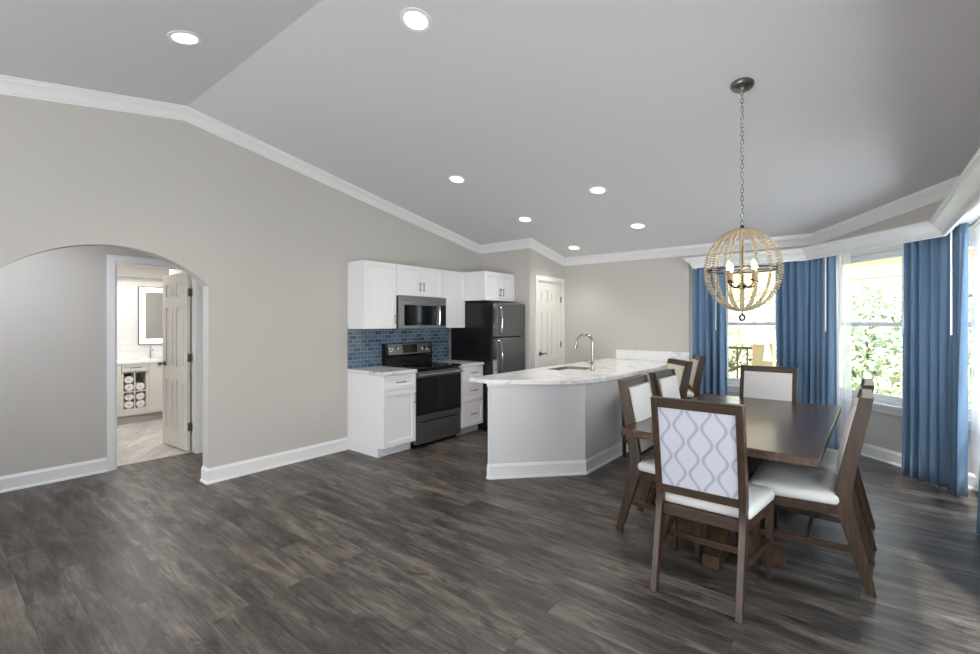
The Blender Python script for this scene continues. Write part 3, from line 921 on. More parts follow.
# worktop with sink cut-out
def arc_pts(c, r, a0, a1, n=8):
    return [(c[0] + r * math.cos(R(a0 + (a1 - a0) * i / n)), c[1] + r * math.sin(R(a0 + (a1 - a0) * i / n))) for i in range(n + 1)]
ctrl = [(-2.93, 3.345), (-2.72, 3.325), (-2.36, 3.53), (-2.10, 3.745), (-1.985, 3.93), (-1.925, 4.20), (-1.895, 4.8), (-1.875, 6.398)]
def smooth_poly(pts, n=6):
    out = []
    for i in range(len(pts) - 1):
        p0 = Vector(pts[max(i - 1, 0)]); p1 = Vector(pts[i]); p2 = Vector(pts[i + 1]); p3 = Vector(pts[min(i + 2, len(pts) - 1)])
        for k in range(n):
            s = k / n
            q = 0.5 * ((2 * p1) + (p2 - p0) * s + (2 * p0 - 5 * p1 + 4 * p2 - p3) * s * s + (3 * p1 - p0 - 3 * p2 + p3) * s ** 3)
            out.append((q.x, q.y))
    out.append(pts[-1])
    return out
edge = [ctrl[0]] + smooth_poly(ctrl[1:-1]) + [ctrl[-1]]
SX0, SX1, SY0, SY1 = -2.80, -2.40, 4.49, 5.04
def sink_ring(g=0.0):
    r = 0.07
    x0, x1, y0, y1 = SX0 - g, SX1 + g, SY0 - g, SY1 + g
    return arc_pts((x1 - r, y1 - r), r, 0, 90) + arc_pts((x0 + r, y1 - r), r, 90, 180) + arc_pts((x0 + r, y0 + r), r, 180, 270) + arc_pts((x1 - r, y0 + r), r, 270, 360)
outer = edge + [(-2.93, 6.398)]
def slab_with_hole(bm, outer, hole, z0, z1):
    for z in (z0, z1):
        ov = [bm.verts.new((x, y, z)) for x, y in outer]
        hv = [bm.verts.new((x, y, z)) for x, y in hole]
        es = [bm.edges.new((ov[i], ov[(i + 1) % len(ov)])) for i in range(len(ov))]
        es += [bm.edges.new((hv[i], hv[(i + 1) % len(hv)])) for i in range(len(hv))]
        bmesh.ops.triangle_fill(bm, use_beauty=True, edges=es)
        if z == z0: lo = (ov, hv)
        else: hi = (ov, hv)
    for a, b in zip(lo, hi):
        n = len(a)
        for i in range(n): bm.faces.new((a[i], a[(i + 1) % n], b[(i + 1) % n], b[i]))
bm = BM(); slab_with_hole(bm, outer, sink_ring(), 0.878, 0.915)
ct = tagset(obj('countertop', bm, M_MARBLE, None, bevel=0.004, smooth=30), 'long white marble worktop with a rounded corner on the peninsula', 'countertop')
obj('upstand', box(BM(), -2.77, -1.755, YB - 0.02, YB, 0.9155, 1.05), M_MARBLE, ct, bevel=0.003)

# sink: basin shell
bm = BM()
ring0, ring1 = sink_ring(-0.002), sink_ring(-0.03)
tops = [bm.verts.new((x, y, 0.912)) for x, y in ring0]
mid = [bm.verts.new((x, y, 0.74)) for x, y in ring0]
bot = [bm.verts.new((x, y, 0.715)) for x, y in ring1]
for a, b in ((tops, mid), (mid, bot)):
    for i in range(len(a)): bm.faces.new((a[i], a[(i + 1) % len(a)], b[(i + 1) % len(b)], b[i]))
bm.faces.new(bot)
t = thing('sink', 'undermount stainless sink basin set into the white peninsula worktop', 'sink', (-2.60, 4.76, 0.715))
o = obj('basin', bm, M_DSTEEL, t, solid=0.003); local(o, t)
bm = BM(); lathe(bm, [(0, 0.7165), (0.02, 0.7165), (0.03, 0.720), (0.042, 0.720), (0.042, 0.7165)], 20, (-2.60, 4.76, 0)); o = obj('drain', bm, M_DGREY, t); local(o, t)

# faucet
t = thing('faucet', 'chrome gooseneck pull-down faucet standing behind the sink', 'faucet', (-2.29, 4.66, 0.915), 0)
bm = BM(); lathe(bm, [(0, 0), (0.028, 0), (0.028, 0.006), (0.020, 0.014), (0.019, 0.10), (0.014, 0.11), (0, 0.11)], 20); obj('base', bm, M_FAUCET, t)
bm = BM()
pts = [(0, 0, 0.10), (0, 0, 0.20), (0, 0, 0.29)] + [(-0.095 + 0.095 * math.cos(R(a)), 0, 0.30 + 0.095 * math.sin(R(a))) for a in range(0, 166, 11)]
tube(bm, pts, 0.0135, 12); obj('spout', bm, M_FAUCET, t)
bm = BM()
e = pts[-1]
tube(bm, [(e[0], 0, e[2]), (e[0] - 0.006, 0, e[2] - 0.02), (e[0] - 0.014, 0, e[2] - 0.05), (e[0] - 0.022, 0, e[2] - 0.085)], [0.013, 0.015, 0.017, 0.019], 14); obj('spray_head', bm, M_FAUCET, t)
bm = BM(); tube(bm, [(0, -0.015, 0.075), (0, -0.045, 0.08), (-0.02, -0.10, 0.105), (-0.03, -0.125, 0.112)], [0.012, 0.009, 0.007, 0.006], 10); obj('lever', bm, M_FAUCET, t)

# ------------------------------------------------------------------ recessed ceiling lights
tilt = math.atan(SLOPE)
lights = [(-3.29, 1.06, 'recessed ceiling light on the darker slope, over the arched opening'),
          (-2.04, 1.85, 'largest recessed ceiling light, just past the ridge at the top edge'),
          (-3.27, 3.53, 'recessed ceiling light in front of the tall wall cabinet'),
          (-3.24, 4.74, 'recessed ceiling light in front of the refrigerator'),
          (-2.08, 4.35, 'recessed ceiling light over the front of the peninsula'),
          (-2.08, 5.43, 'recessed ceiling light over the back of the peninsula'),
          (-3.20, 5.92, 'recessed ceiling light in front of the pantry door')]
ring_me = lens_me = None
for i, (x, y, lb) in enumerate(lights):
    t = thing('ceiling_light', lb, 'ceiling light', (x, y, zc(y)), 0, 'recessed ceiling lights')
    t.rotation_euler = (tilt if y < RIDGE_Y else -tilt, 0, 0)
    if ring_me is None:
        bm = BM(); lathe(bm, [(0.068, -0.0005), (0.070, -0.006), (0.092, -0.005), (0.095, -0.0005)], 36)
        ring_me = obj('trim_ring', bm, M_WAND, t).data
        bm = BM(); lathe(bm, [(0, -0.003), (0.069, -0.003), (0.069, -0.0008), (0, -0.0008)], 36)
        lens_me = obj('lens', bm, M_LENS, t).data
    else:
        for nm, me in (('trim_ring', ring_me), ('lens', lens_me)):
            o = bpy.data.objects.new(nm, me); COL.objects.link(o); o.parent = t
    lamp('downlight', 'SPOT', (0, 0, -0.02), 42, (1.0, 0.93, 0.83), rot=(0, 0, 0), parent=t, angle=R(125), blend=0.8, radius=0.07)

# ------------------------------------------------------------------ dining chairs and counter stools
def pl(pts, z):
    """piecewise-linear (z -> y)"""
    for (y0, z0), (y1, z1) in zip(pts, pts[1:]):
        if z <= z1: return y0 + (y1 - y0) * (z - z0) / (z1 - z0)
    return pts[-1][0]

def make_chair(name, label, cat, group, seat=0.475, top=1.045, stool=False):
    t = thing(name, label, cat, (0, 0, 0), 0, group)
    k = seat / 0.475
    kick = 0.105 if not stool else 0.085
    yb0 = -0.285
    back = [(yb0, 0), (yb0 + kick * 0.45, 0.21 * k), (yb0 + kick * 0.88, 0.40 * k), (yb0 + kick, 0.48 * k), (yb0 + kick * 0.86, 0.61 * k if not stool else seat + 0.12), (yb0 + 0.012, top)]
    front = [(yb0 + 0.042, 0), (yb0 + kick * 0.45 + 0.062, 0.21 * k), (yb0 + kick * 0.88 + 0.076, 0.40 * k), (yb0 + kick + 0.077, 0.48 * k), (yb0 + kick * 0.86 + 0.075, 0.61 * k if not stool else seat + 0.12), (yb0 + 0.072, top)]
    hb, hf = (0.223, 0.282) if not stool else (0.215, 0.235)               # half widths over the back and front legs
    lw = 0.034
    def smoothline(L):
        z0, z1 = L[0][1], L[-1][1]
        return [(pl(L, z0 + (z1 - z0) * i / 26), z0 + (z1 - z0) * i / 26) for i in range(27)]
    # soften the bend by averaging
    def soft(L):
        q = smoothline(L)
        for _ in range(2):
            q = [q[0]] + [((q[i - 1][0] + q[i][0] * 2 + q[i + 1][0]) / 4, q[i][1]) for i in range(1, len(q) - 1)] + [q[-1]]
        return q
    sb, sf = soft(back), soft(front)
    prof = sb + sf[::-1]
    for s in (-1, 1):
        bm = BM()
        x0, x1 = sorted((s * hb, s * (hb - lw)))
        prism(bm, prof, (x0, x1), lambda a, b, c: (c, a, b))
        o = obj('leg', bm, M_WALNUT, t, bevel=0.003)
        bm = BM(); lathe(bm, [(0, -0.0), (0.013, 0.0), (0.015, 0.006), (0.012, 0.009), (0, 0.009)], 12, (s * (hb - lw / 2), yb0 + 0.02, 0)); obj('glide', bm, M_STEEL, o)
    for s in (-1, 1):
        xo, xi = s * hf, s * (hf - 0.042)
        bm = BM()
        xb = s * (hf - 0.006); xbi = s * (hf - 0.036)
        hexa(bm, [(xb, 0.282, 0.004), (xbi, 0.282, 0.004), (xbi, 0.250, 0.004), (xb, 0.250, 0.004), (xo, 0.292, seat - 0.03), (xi, 0.292, seat - 0.03), (xi, 0.246, seat - 0.03), (xo, 0.246, seat - 0.03)])
        o = obj('leg', bm, M_WALNUT, t, bevel=0.003)
        bm = BM(); lathe(bm, [(0, 0.0), (0.013, 0.0), (0.015, 0.006), (0.012, 0.009), (0, 0.009)], 12, (s * (hf - 0.021), 0.266, 0)); obj('glide', bm, M_STEEL, o)
    z0, z1 = seat - 0.085, seat - 0.03
    ybk = pl(sb, seat - 0.05)
    bm = BM()
    bar(bm, (-hb + lw, ybk + 0.035, (z0 + z1) / 2), (hb - lw, ybk + 0.035, (z0 + z1) / 2), 0.024, z1 - z0)
    bar(bm, (-hf + 0.04, 0.272, (z0 + z1) / 2), (hf - 0.04, 0.272, (z0 + z1) / 2), 0.024, z1 - z0)
    for s in (-1, 1): bar(bm, (s * (hb - 0.015), ybk + 0.05, (z0 + z1) / 2), (s * (hf - 0.017), 0.255, (z0 + z1) / 2), 0.024, z1 - z0)
    obj('seat_frame', bm, M_WALNUTX, t, bevel=0.002)
    # stretchers: two sides and a cross bar
    zs = 0.185 if not stool else 0.22
    bm = BM()
    for s in (-1, 1): bar(bm, (s * (hb - 0.02), pl(sb, zs + 0.05) + 0.04, zs + 0.03), (s * (hf - 0.021), 0.26, zs + 0.03), 0.020, 0.034)
    bar(bm, (-(hb - 0.01), 0.02 if not stool else 0.2, zs + 0.03), (hb - 0.01, 0.02 if not stool else 0.2, zs + 0.03), 0.020, 0.034)
    if stool: bar(bm, (-(hf - 0.03), 0.268, zs - 0.02), (hf - 0.03, 0.268, zs - 0.02), 0.022, 0.036)
    obj('stretcher', bm, M_WALNUTX, t, bevel=0.002)
    # cushion
    def outline(sc):
        pts = []
        yc0, yc1 = ybk + 0.062, 0.315
        for (cx, cy, a0) in ((hf - 0.03, yc1 - 0.04, 0), (-(hf - 0.03), yc1 - 0.04, 90), (-(hb - 0.02), yc0 + 0.03, 180), (hb - 0.02, yc0 + 0.03, 270)):
            for i in range(6):
                a = R(a0 + 90 * i / 5)
                pts.append((cx + 0.035 * math.cos(a), cy + 0.035 * math.sin(a)))
        mx_, my_ = 0, (yc0 + yc1) / 2
        return [(mx_ + (x - mx_) * sc, my_ + (y - my_) * sc) for x, y in pts]
    bm = BM()
    rings = []
    for sc, z in ((0.96, seat - 0.030), (0.985, seat - 0.024), (1.0, seat - 0.008), (0.997, seat + 0.008), (0.975, seat + 0.022), (0.92, seat + 0.031), (0.75, seat + 0.037), (0.45, seat + 0.040), (0.15, seat + 0.041)):
        rings.append([bm.verts.new((x, y, z)) for x, y in outline(sc)])
    for a, b in zip(rings, rings[1:]):
        n = len(a)
        for i in range(n): bm.faces.new((a[i], a[(i + 1) % n], b[(i + 1) % n], b[i]))
    bm.faces.new(rings[0][::-1]); bm.faces.new(rings[-1])
    obj('seat', bm, M_CREAM_WARM if stool else M_CREAM, t, smooth=60)
    # back frame and panels follow the lean of the stiles
    def lean(x0, x1, za, zb, o0, o1, n=6, bul=0.0):
        bm = BM()
        nz = n; nx_ = 6
        g = [[], []]
        for side, off in enumerate((o0, o1)):
            for j in range(nz + 1):
                z = za + (zb - za) * j / nz
                row = []
                for i in range(nx_ + 1):
                    x = x0 + (x1 - x0) * i / nx_
                    bb = bul * (1 - (2 * i / nx_ - 1) ** 4) * (1 - (2 * j / nz - 1) ** 4) if side == 1 else 0
                    row.append(bm.verts.new((x, pl(sb, z) + off + bb, z)))
                g[side].append(row)
        for side in (0, 1):
            for j in range(nz):
                for i in range(nx_):
                    bm.faces.new((g[side][j][i], g[side][j][i + 1], g[side][j + 1][i + 1], g[side][j + 1][i]))
        for j in range(nz):
            for i in (0, nx_): bm.faces.new((g[0][j][i], g[0][j + 1][i], g[1][j + 1][i], g[1][j][i]))
        for i in range(nx_):
            for j in (0, nz): bm.faces.new((g[0][j][i], g[0][j][i + 1], g[1][j][i + 1], g[1][j][i]))
        return bm
    zl = seat + 0.085
    xi = hb - lw
    obj('top_rail', lean(-xi, xi, top - 0.052, top - 0.0005, 0.001, 0.050, 2), M_WALNUTX, t, bevel=0.002)
    obj('bottom_rail', lean(-xi, xi, zl - 0.045, zl, 0.006, 0.050, 2), M_WALNUTX, t, bevel=0.002)
    o = obj('back_cover', lean(-xi, xi, zl, top - 0.052, 0.010, 0.024), M_OGEE, t); o['label'] = 'pale grey cloth back with wavy lines'
    obj('backrest', lean(-xi + 0.001, xi - 0.001, zl, top - 0.052, 0.025, 0.076, 8, 0.016), M_CREAM_WARM if stool else M_CREAM, t, smooth=60)
    return t

G = 'walnut dining chairs round the table'
c0 = make_chair('dining_chair', 'walnut dining chair at the near end of the table, patterned back facing us', 'chair', G)
c0.location = (-0.663, 2.765, 0); c0.rotation_euler = (0, 0, R(0))
dup(c0, (-1.055, 3.30, 0), R(-90 + 1), 'walnut dining chair on the peninsula side of the table, nearer of the two', G)
dup(c0, (-1.04, 3.885, 0), R(-90 - 1), 'walnut dining chair on the peninsula side of the table, farther of the two', G)
dup(c0, (-0.215, 3.39, 0), R(90), 'walnut dining chair on the window side of the table, nearer one with cream seat', G)
dup(c0, (-0.20, 4.045, 0), R(90), 'walnut dining chair on the window side of the table, mostly hidden behind its neighbour', G)
dup(c0, (-0.655, 4.66, 0), R(180), 'walnut dining chair at the far end of the table in front of the window', G)
G = 'counter stools at the peninsula'
def yaw_for(n): return math.atan2(-n[0], n[1])
n1 = Vector((-0.74, -0.67)); n2 = Vector((-0.90, -0.43))
s0 = make_chair('counter_stool', 'cream and walnut counter stool at the peninsula, nearer of the two', 'stool', G, seat=0.635, top=1.06, stool=True)
p = Vector((-1.425, 4.95)) + n1 * 0.27; s0.location = (p.x, p.y, 0); s0.rotation_euler = (0, 0, yaw_for(n1))
p = Vector((-1.43, 5.72)) + n2 * 0.27
dup(s0, (p.x, p.y, 0), yaw_for(n2), 'cream and walnut counter stool at the peninsula, farther one beside the blue curtain', G)

# ------------------------------------------------------------------ dining table
TX0, TX1, TY0, TY1 = -1.195, -0.14, 2.855, 4.76
t = thing('dining_table', 'dark walnut rectangular dining table on two cross-foot pedestals', 'table', ((TX0 + TX1) / 2, (TY0 + TY1) / 2, 0))
tcx = (TX0 + TX1) / 2; tcy = (TY0 + TY1) / 2
t.rotation_euler = (0, 0, R(-1.2))
hx, hy = (TX1 - TX0) / 2, (TY1 - TY0) / 2
obj('tabletop', box(BM(), -hx, hx, -hy, hy, 0.715, 0.762), M_WALNUTY, t, bevel=0.004)
obj('apron', box(BM(), -hx + 0.2, hx - 0.2, -hy + 0.3, hy - 0.3, 0.655, 0.715), M_WALNUTX, t, bevel=0.003)
for s in (-1, 1):
    cy = s * 0.55
    o = obj('pedestal', box(BM(), -0.085, 0.085, cy - 0.085, cy + 0.085, 0.02, 0.66), M_WALNUT, t, bevel=0.006)
    for dx_, dy_ in ((1, 0), (-1, 0), (0, 1), (0, -1)):
        prof = [(0.05, 0.0), (0.33, 0.0), (0.33, 0.075), (0.30, 0.085), (0.17, 0.12), (0.085, 0.22), (0.05, 0.22)]
        bm = BM()
        prism(bm, prof, (-0.045, 0.045), lambda a, b, c, dx_=dx_, dy_=dy_: (dx_ * a - dy_ * c, cy + dy_ * a + dx_ * c, b))
        obj('foot', bm, M_PEDESTAL, o, bevel=0.004)

# ------------------------------------------------------------------ chandelier
CX, CY = -0.588, 3.312
t = thing('chandelier', 'globe chandelier of whitewashed wood beads hanging on a chain over the table', 'chandelier', (CX, CY, 1.783))
SR, SV = 0.218, 0.258
bead_prof = []
strand = BM()
nb = 50
for i in range(2, nb - 1):
    a = math.pi * i / nb
    c = Vector((SR * math.sin(a), 0, SV * math.cos(a)))
    tg = Vector((SR * math.cos(a), 0, -SV * math.sin(a))).normalized()
    rr_, hh_ = 0.0094, 0.0056
    one = BM()
    prof = [(rr_ * math.sin(math.pi * q / 6) ** 0.8 if 0 < q < 6 else 0.0, -hh_ * math.cos(math.pi * q / 6)) for q in range(7)]
    lathe(one, prof, 10)
    rot_ = Vector((0, 0, 1)).rotation_difference(tg).to_matrix()
    base = {}
    for v in one.verts:
        base[v] = strand.verts.new(c + rot_ @ v.co)
    for f_ in one.faces:
        strand.faces.new([base[v] for v in f_.verts])
    one.free()
st = None
for k in range(16):
    if st is None:
        st = obj('bead_strand', strand, M_BEAD, t, smooth=80)
        st.rotation_euler = (0, 0, R(8))
    else:
        c = st.copy(); COL.objects.link(c); c.parent = t
        c.rotation_euler = (0, 0, R(8 + 360 * k / 16))
bm = BM()
tube(bm, [((SR - 0.012) * math.cos(2 * math.pi * i / 48), (SR - 0.012) * math.sin(2 * math.pi * i / 48), 0) for i in range(48)], 0.004, 6, closed=True)
for k in range(4):
    a = R(20 + 90 * k); bar(bm, (0.0, 0.0, 0.0), ((SR - 0.012) * math.cos(a), (SR - 0.012) * math.sin(a), 0), 0.006, 0.006)
obj('equator_ring', bm, M_BRONZE, t)
bm = BM(); lathe(bm, [(0, 0.251), (0.040, 0.253), (0.045, 0.257), (0.045, 0.262), (0.012, 0.266), (0.010, 0.285), (0, 0.287)], 24); obj('top_cap', bm, M_BRONZE, t)
bm = BM(); lathe(bm, [(0, -0.266), (0.03, -0.262), (0.045, -0.256), (0.045, -0.250), (0, -0.248)], 24); obj('bottom_cap', bm, M_BRONZE, t)
bm = BM()
tube(bm, [(0, 0, -0.264), (0, 0, -0.288)], 0.004, 8)
tube(bm, [(0.017 * math.cos(2 * math.pi * i / 20), 0, -0.305 + 0.017 * math.sin(2 * math.pi * i / 20)) for i in range(20)], 0.007, 8, closed=True)
for v in bm.verts:
    v.co = Matrix.Rotation(YAW, 3, 'Z') @ v.co
obj('finial', bm, M_BRONZE, t)
bm = BM()
lathe(bm, [(0, 0.252), (0.006, 0.252), (0.006, -0.08), (0.014, -0.085), (0.028, -0.10), (0.020, -0.118), (0.006, -0.124), (0.004, -0.14), (0, -0.142)], 16); st_ = obj('stem', bm, M_BRONZE, t)
for k in range(4):
    a = R(50 + 90 * k); ca, sa = math.cos(a), math.sin(a)
    bm = BM()
    tube(bm, [(r * ca, r * sa, z) for r, z in ((0.01, -0.10), (0.04, -0.112), (0.075, -0.108), (0.095, -0.09), (0.098, -0.075))], 0.0045, 8)
    lathe(bm, [(0, -0.078), (0.018, -0.074), (0.020, -0.068), (0, -0.068)], 14, (0.098 * ca, 0.098 * sa, 0))
    ar_ = obj('arm', bm, M_BRONZE, t)
    bm = BM(); lathe(bm, [(0, -0.068), (0.011, -0.068), (0.011, -0.005), (0, -0.005)], 14, (0.098 * ca, 0.098 * sa, 0)); obj('candle_sleeve', bm, M_CANDLE, ar_)
    bm = BM(); lathe(bm, [(0, -0.005), (0.007, -0.003), (0.014, 0.015), (0.012, 0.032), (0.004, 0.052), (0, 0.056)], 14, (0.098 * ca, 0.098 * sa, 0)); obj('bulb', bm, M_BULB, ar_)
    lamp('candle_light', 'POINT', (0.098 * ca, 0.098 * sa, 0.03), 1.3, (1.0, 0.84, 0.62), parent=t, radius=0.02)
# chain up to the canopy
bm = BM()
zt = zc(CY) - 1.783 - 0.035
z = 0.285
i = 0
while z < zt:
    L_, w_ = 0.017, 0.009
    ring = []
    for q in range(12):
        a = 2 * math.pi * q / 12
        x_, zz = w_ * math.cos(a), z + L_ * 0.8 + L_ * math.sin(a)
        ring.append((x_, 0, zz) if i % 2 == 0 else (0, x_, zz))
    tube(bm, ring, 0.0024, 6, closed=True)
    z += 0.026
    i += 1
obj('chain', bm, M_STEEL, t)
bm = BM()
tube(bm, [(0.006 * math.sin(q * 0.9), 0.008 * math.cos(q * 0.7), 0.27 + (zt - 0.27) * q / 40) for q in range(41)], 0.0022, 6)
obj('cord', bm, M_WAND, t)
bm = BM(); lathe(bm, [(0, 0.03), (0.068, 0.03), (0.068, 0.018), (0.060, 0.006), (0.02, -0.004), (0.008, -0.02), (0, -0.022)], 32)
cn = obj('canopy', bm, M_NICKEL, t)
cn.location = (0, 0, zc(CY) - 1.783 - 0.030); cn.rotation_euler = (-tilt, 0, 0)

# ------------------------------------------------------------------ curtains
def curtain(name, label, cat, p0, p1, pleats, amp, m, z0=0.012, z1=2.235, group=None, wand=None, p0b=None, p1b=None, seed=1, solid=0.003):
    rng = random.Random(seed)
    p0, p1 = Vector(p0), Vector(p1)
    q0 = Vector(p0b) if p0b else p0; q1 = Vector(p1b) if p1b else p1
    base = Vector((p0.x, p0.y, 0))
    ncol, nrow = pleats * 10, 14
    ph = [rng.uniform(-0.9, 0.9) for _ in range(pleats + 2)]
    am = [rng.uniform(0.4, 1.35) for _ in range(pleats + 2)]
    bm = BM()
    rows = []
    for j in range(nrow + 1):
        h = j / nrow
        z = z1 + (z0 - z1) * h
        a = p0.lerp(q0, h); b = p1.lerp(q1, h)
        d = (b - a); dn = d.normalized(); nn = Vector((dn.y, -dn.x))
        row = []
        for i in range(ncol + 1):
            s = i / ncol
            k = s * pleats
            ki = min(int(k), pleats)
            fr = k - ki
            A = am[ki] * (1 - fr) + am[ki + 1] * fr
            P = (ph[ki] * (1 - fr) + ph[ki + 1] * fr) * h * 1.2
            w = math.sin(2 * math.pi * k + P + 0.4 * math.sin(3 * h + ki))
            w = math.copysign(abs(w) ** 0.8, w)
            off = amp * A * (0.75 + 0.45 * h) * w
            sl = 0.25 * amp * math.sin(4 * math.pi * k) * h
            q = a + d * s + nn * off + dn * sl
            row.append(bm.verts.new((q.x - base.x, q.y - base.y, z)))
        rows.append(row)
    for j in range(nrow):
        for i in range(ncol):
            bm.faces.new((rows[j][i], rows[j][i + 1], rows[j + 1][i + 1], rows[j + 1][i]))
    o = obj(name, bm, m, None, smooth=80, solid=solid)
    o.location = base
    tagset(o, label, cat, group)
    if wand is not None:
        dn = (p1 - p0).normalized(); nn = Vector((dn.y, -dn.x))
        q = p0 + dn * wand + nn * (amp * 1.5 + 0.016) - Vector((base.x, base.y))
        bm = BM(); tube(bm, [(q.x, q.y, 2.22), (q.x, q.y, 1.345)], 0.0065, 8); obj('wand', bm, M_WAND, o)
    return o
G = 'blue floor-length curtains in the bay'
CW = 'curtain'
curtain('curtain', 'blue curtain panel left of the first window, next to the beige wall', CW, (-1.74, 6.50), (-1.35, 6.50), 5, 0.044, M_BLUE, group=G, wand=0.30, p1b=(-1.325, 6.50), seed=3)
curtain('curtain', 'blue curtain panel just right of the first window', CW, (-0.80, 6.50), (-0.44, 6.50), 5, 0.040, M_BLUE, group=G, wand=0.015, p0b=(-0.77, 6.50), seed=5)
curtain('curtain', 'blue curtain panel left of the middle bay window, beside a strip of white sheer', CW, (-0.43, 6.50), (-0.215, 6.315), 4, 0.036, M_BLUE, group=G, wand=0.235, seed=8)
curtain('curtain', 'wide blue curtain panel right of the middle bay window', CW, (0.325, 5.835), (0.60, 5.58), 5, 0.044, M_BLUE, group=G, wand=0.055, seed=11)
curtain('curtain', 'blue curtain panel in the bay corner beside the bright white sheer at the right', CW, (0.615, 5.55), (0.645, 5.21), 6, 0.030, M_BLUE, group=G, wand=0.27, p1b=(0.655, 5.40), seed=14)
curtain('curtain', 'sliver of blue curtain at the right edge, in front of white sheer', CW, (0.65, 4.10), (0.65, 3.65), 7, 0.030, M_BLUE, group=G, p0b=(0.65, 4.56), seed=17)
G = 'white sheer curtains in the bay'
curtain('sheer_curtain', 'narrow white sheer curtain beside the middle bay window', 'sheer curtain', (-0.225, 6.43), (-0.075, 6.275), 3, 0.016, M_SHEER, group=G, wand=0.12, seed=21, solid=0.0)
curtain('sheer_curtain', 'bright white sheer curtain hanging at the right edge of the view', 'sheer curtain', (0.74, 5.50), (0.74, 3.6), 22, 0.018, M_SHEER, z0=0.20, group=G, seed=24, solid=0.0)

# ------------------------------------------------------------------ bathroom furniture
VX, VY0, VY1 = -8.11, 1.05, 3.1
t = thing('vanity', 'pale bathroom vanity with open towel cubbies, seen through the doorway', 'vanity', (-8.4, 2.0, 0))
QY0, QY1, QZ0, QZ1 = 1.85, 2.125, 0.215, 0.725
bm = BM()
relief(bm, VY0, VY1, 0.12, 0.85, 0.58, [(QY0 + 0.006, 1.978, 0.462, QZ1, 0.36), (1.992, QY1 - 0.006, 0.462, QZ1, 0.36), (QY0 + 0.006, 1.978, QZ0, 0.446, 0.36), (1.992, QY1 - 0.006, QZ0, 0.446, 0.36)], fx(VX - 0.58))
o = obj('carcass', bm, M_VANITY, t, smooth=0); local(o, t)
o = obj('toe_kick', box(BM(), VX - 0.58, VX - 0.02, VY0, VY1, 0, 0.12), mat('grey_kick_board', (168, 166, 162), 0.5, noise=0.02), t); local(o, t)
o = shaker('drawer', t, QY0 - 0.02, QY1 + 0.02, 0.745, 0.842, VX + 0.001, M_VANITY, w=0.02); local(o, t); pull(o, (QY0 + QY1) / 2, 0.80, VX + 0.02, 0.13)
o = shaker('door', t, QY1 + 0.03, 2.56, 0.13, 0.842, VX + 0.001, M_VANITY); local(o, t); pull(o, QY1 + 0.34, 0.79, VX + 0.02, 0.13)
o = shaker('door', t, 1.40, QY0 - 0.03, 0.13, 0.842, VX + 0.001, M_VANITY); local(o, t)
vt = tagset(obj('countertop', box(BM(), -8.71, VX + 0.025, VY0, VY1, 0.852, 0.888), M_MARBLE, None, bevel=0.003), 'white stone top on the bathroom vanity', 'countertop')
obj('upstand', box(BM(), -8.71, -8.69, VY0, VY1, 0.8885, 0.985), M_MARBLE, vt)

# rolled towels
def towel_mesh(r, length):
    bm = BM()
    turns, n = 3.2, 64
    th = r / (turns + 0.6)
    inn, out = [], []
    for i in range(n + 1):
        a = 2 * math.pi * turns * i / n
        rc = 0.15 * th + (r - th * 0.85) * i / n
        for lst, rr in ((inn, rc), (out, rc + th * 0.86)):
            lst.append((rr * math.cos(a), rr * math.sin(a)))
    for x in (0, -length):
        pass
    I0 = [bm.verts.new((0, a, b)) for a, b in inn]; O0 = [bm.verts.new((0, a, b)) for a, b in out]
    I1 = [bm.verts.new((-length, a, b)) for a, b in inn]; O1 = [bm.verts.new((-length, a, b)) for a, b in out]
    for i in range(n):
        bm.faces.new((I0[i], I0[i + 1], O0[i + 1], O0[i]))
        bm.faces.new((I1[i], O1[i], O1[i + 1], I1[i + 1]))
        bm.faces.new((O0[i], O0[i + 1], O1[i + 1], O1[i]))
        bm.faces.new((I0[i], I1[i], I1[i + 1], I0[i + 1]))
    bm.faces.new((I0[0], O0[0], O1[0], I1[0])); bm.faces.new((I0[n], I1[n], O1[n], O0[n]))
    return bm
tm = None
G = 'rolled towels in the vanity cubbies'
tr_ = 0.055
for (yy, zz, lb) in ((1.921, 0.462 + tr_, 'rolled white towel in the upper left cubby, lower of two'), (1.917, 0.462 + 3 * tr_, 'rolled white towel in the upper left cubby, resting on top of another'),
                     (2.052, 0.462 + tr_, 'lone rolled white towel in the upper right cubby'),
                     (1.918, QZ0 + tr_, 'rolled white towel at the bottom of the lower left cubby'), (1.922, QZ0 + 3 * tr_, 'rolled white towel on top in the lower left cubby'),
                     (2.055, QZ0 + tr_, 'rolled white towel at the bottom of the lower right cubby'), (2.050, QZ0 + 3 * tr_, 'rolled white towel on top in the lower right cubby')):
    if tm is None:
        o = obj('rolled_towel', towel_mesh(tr_, 0.30), M_TOWEL, None, smooth=50); tm = o.data
    else:
        o = bpy.data.objects.new('rolled_towel', tm); COL.objects.link(o)
    o.location = (VX - 0.012 - random.uniform(0, 0.02), yy, zz + 0.001)
    o.rotation_euler = (0, 0, 0)
    tagset(o, lb, 'towel', G)

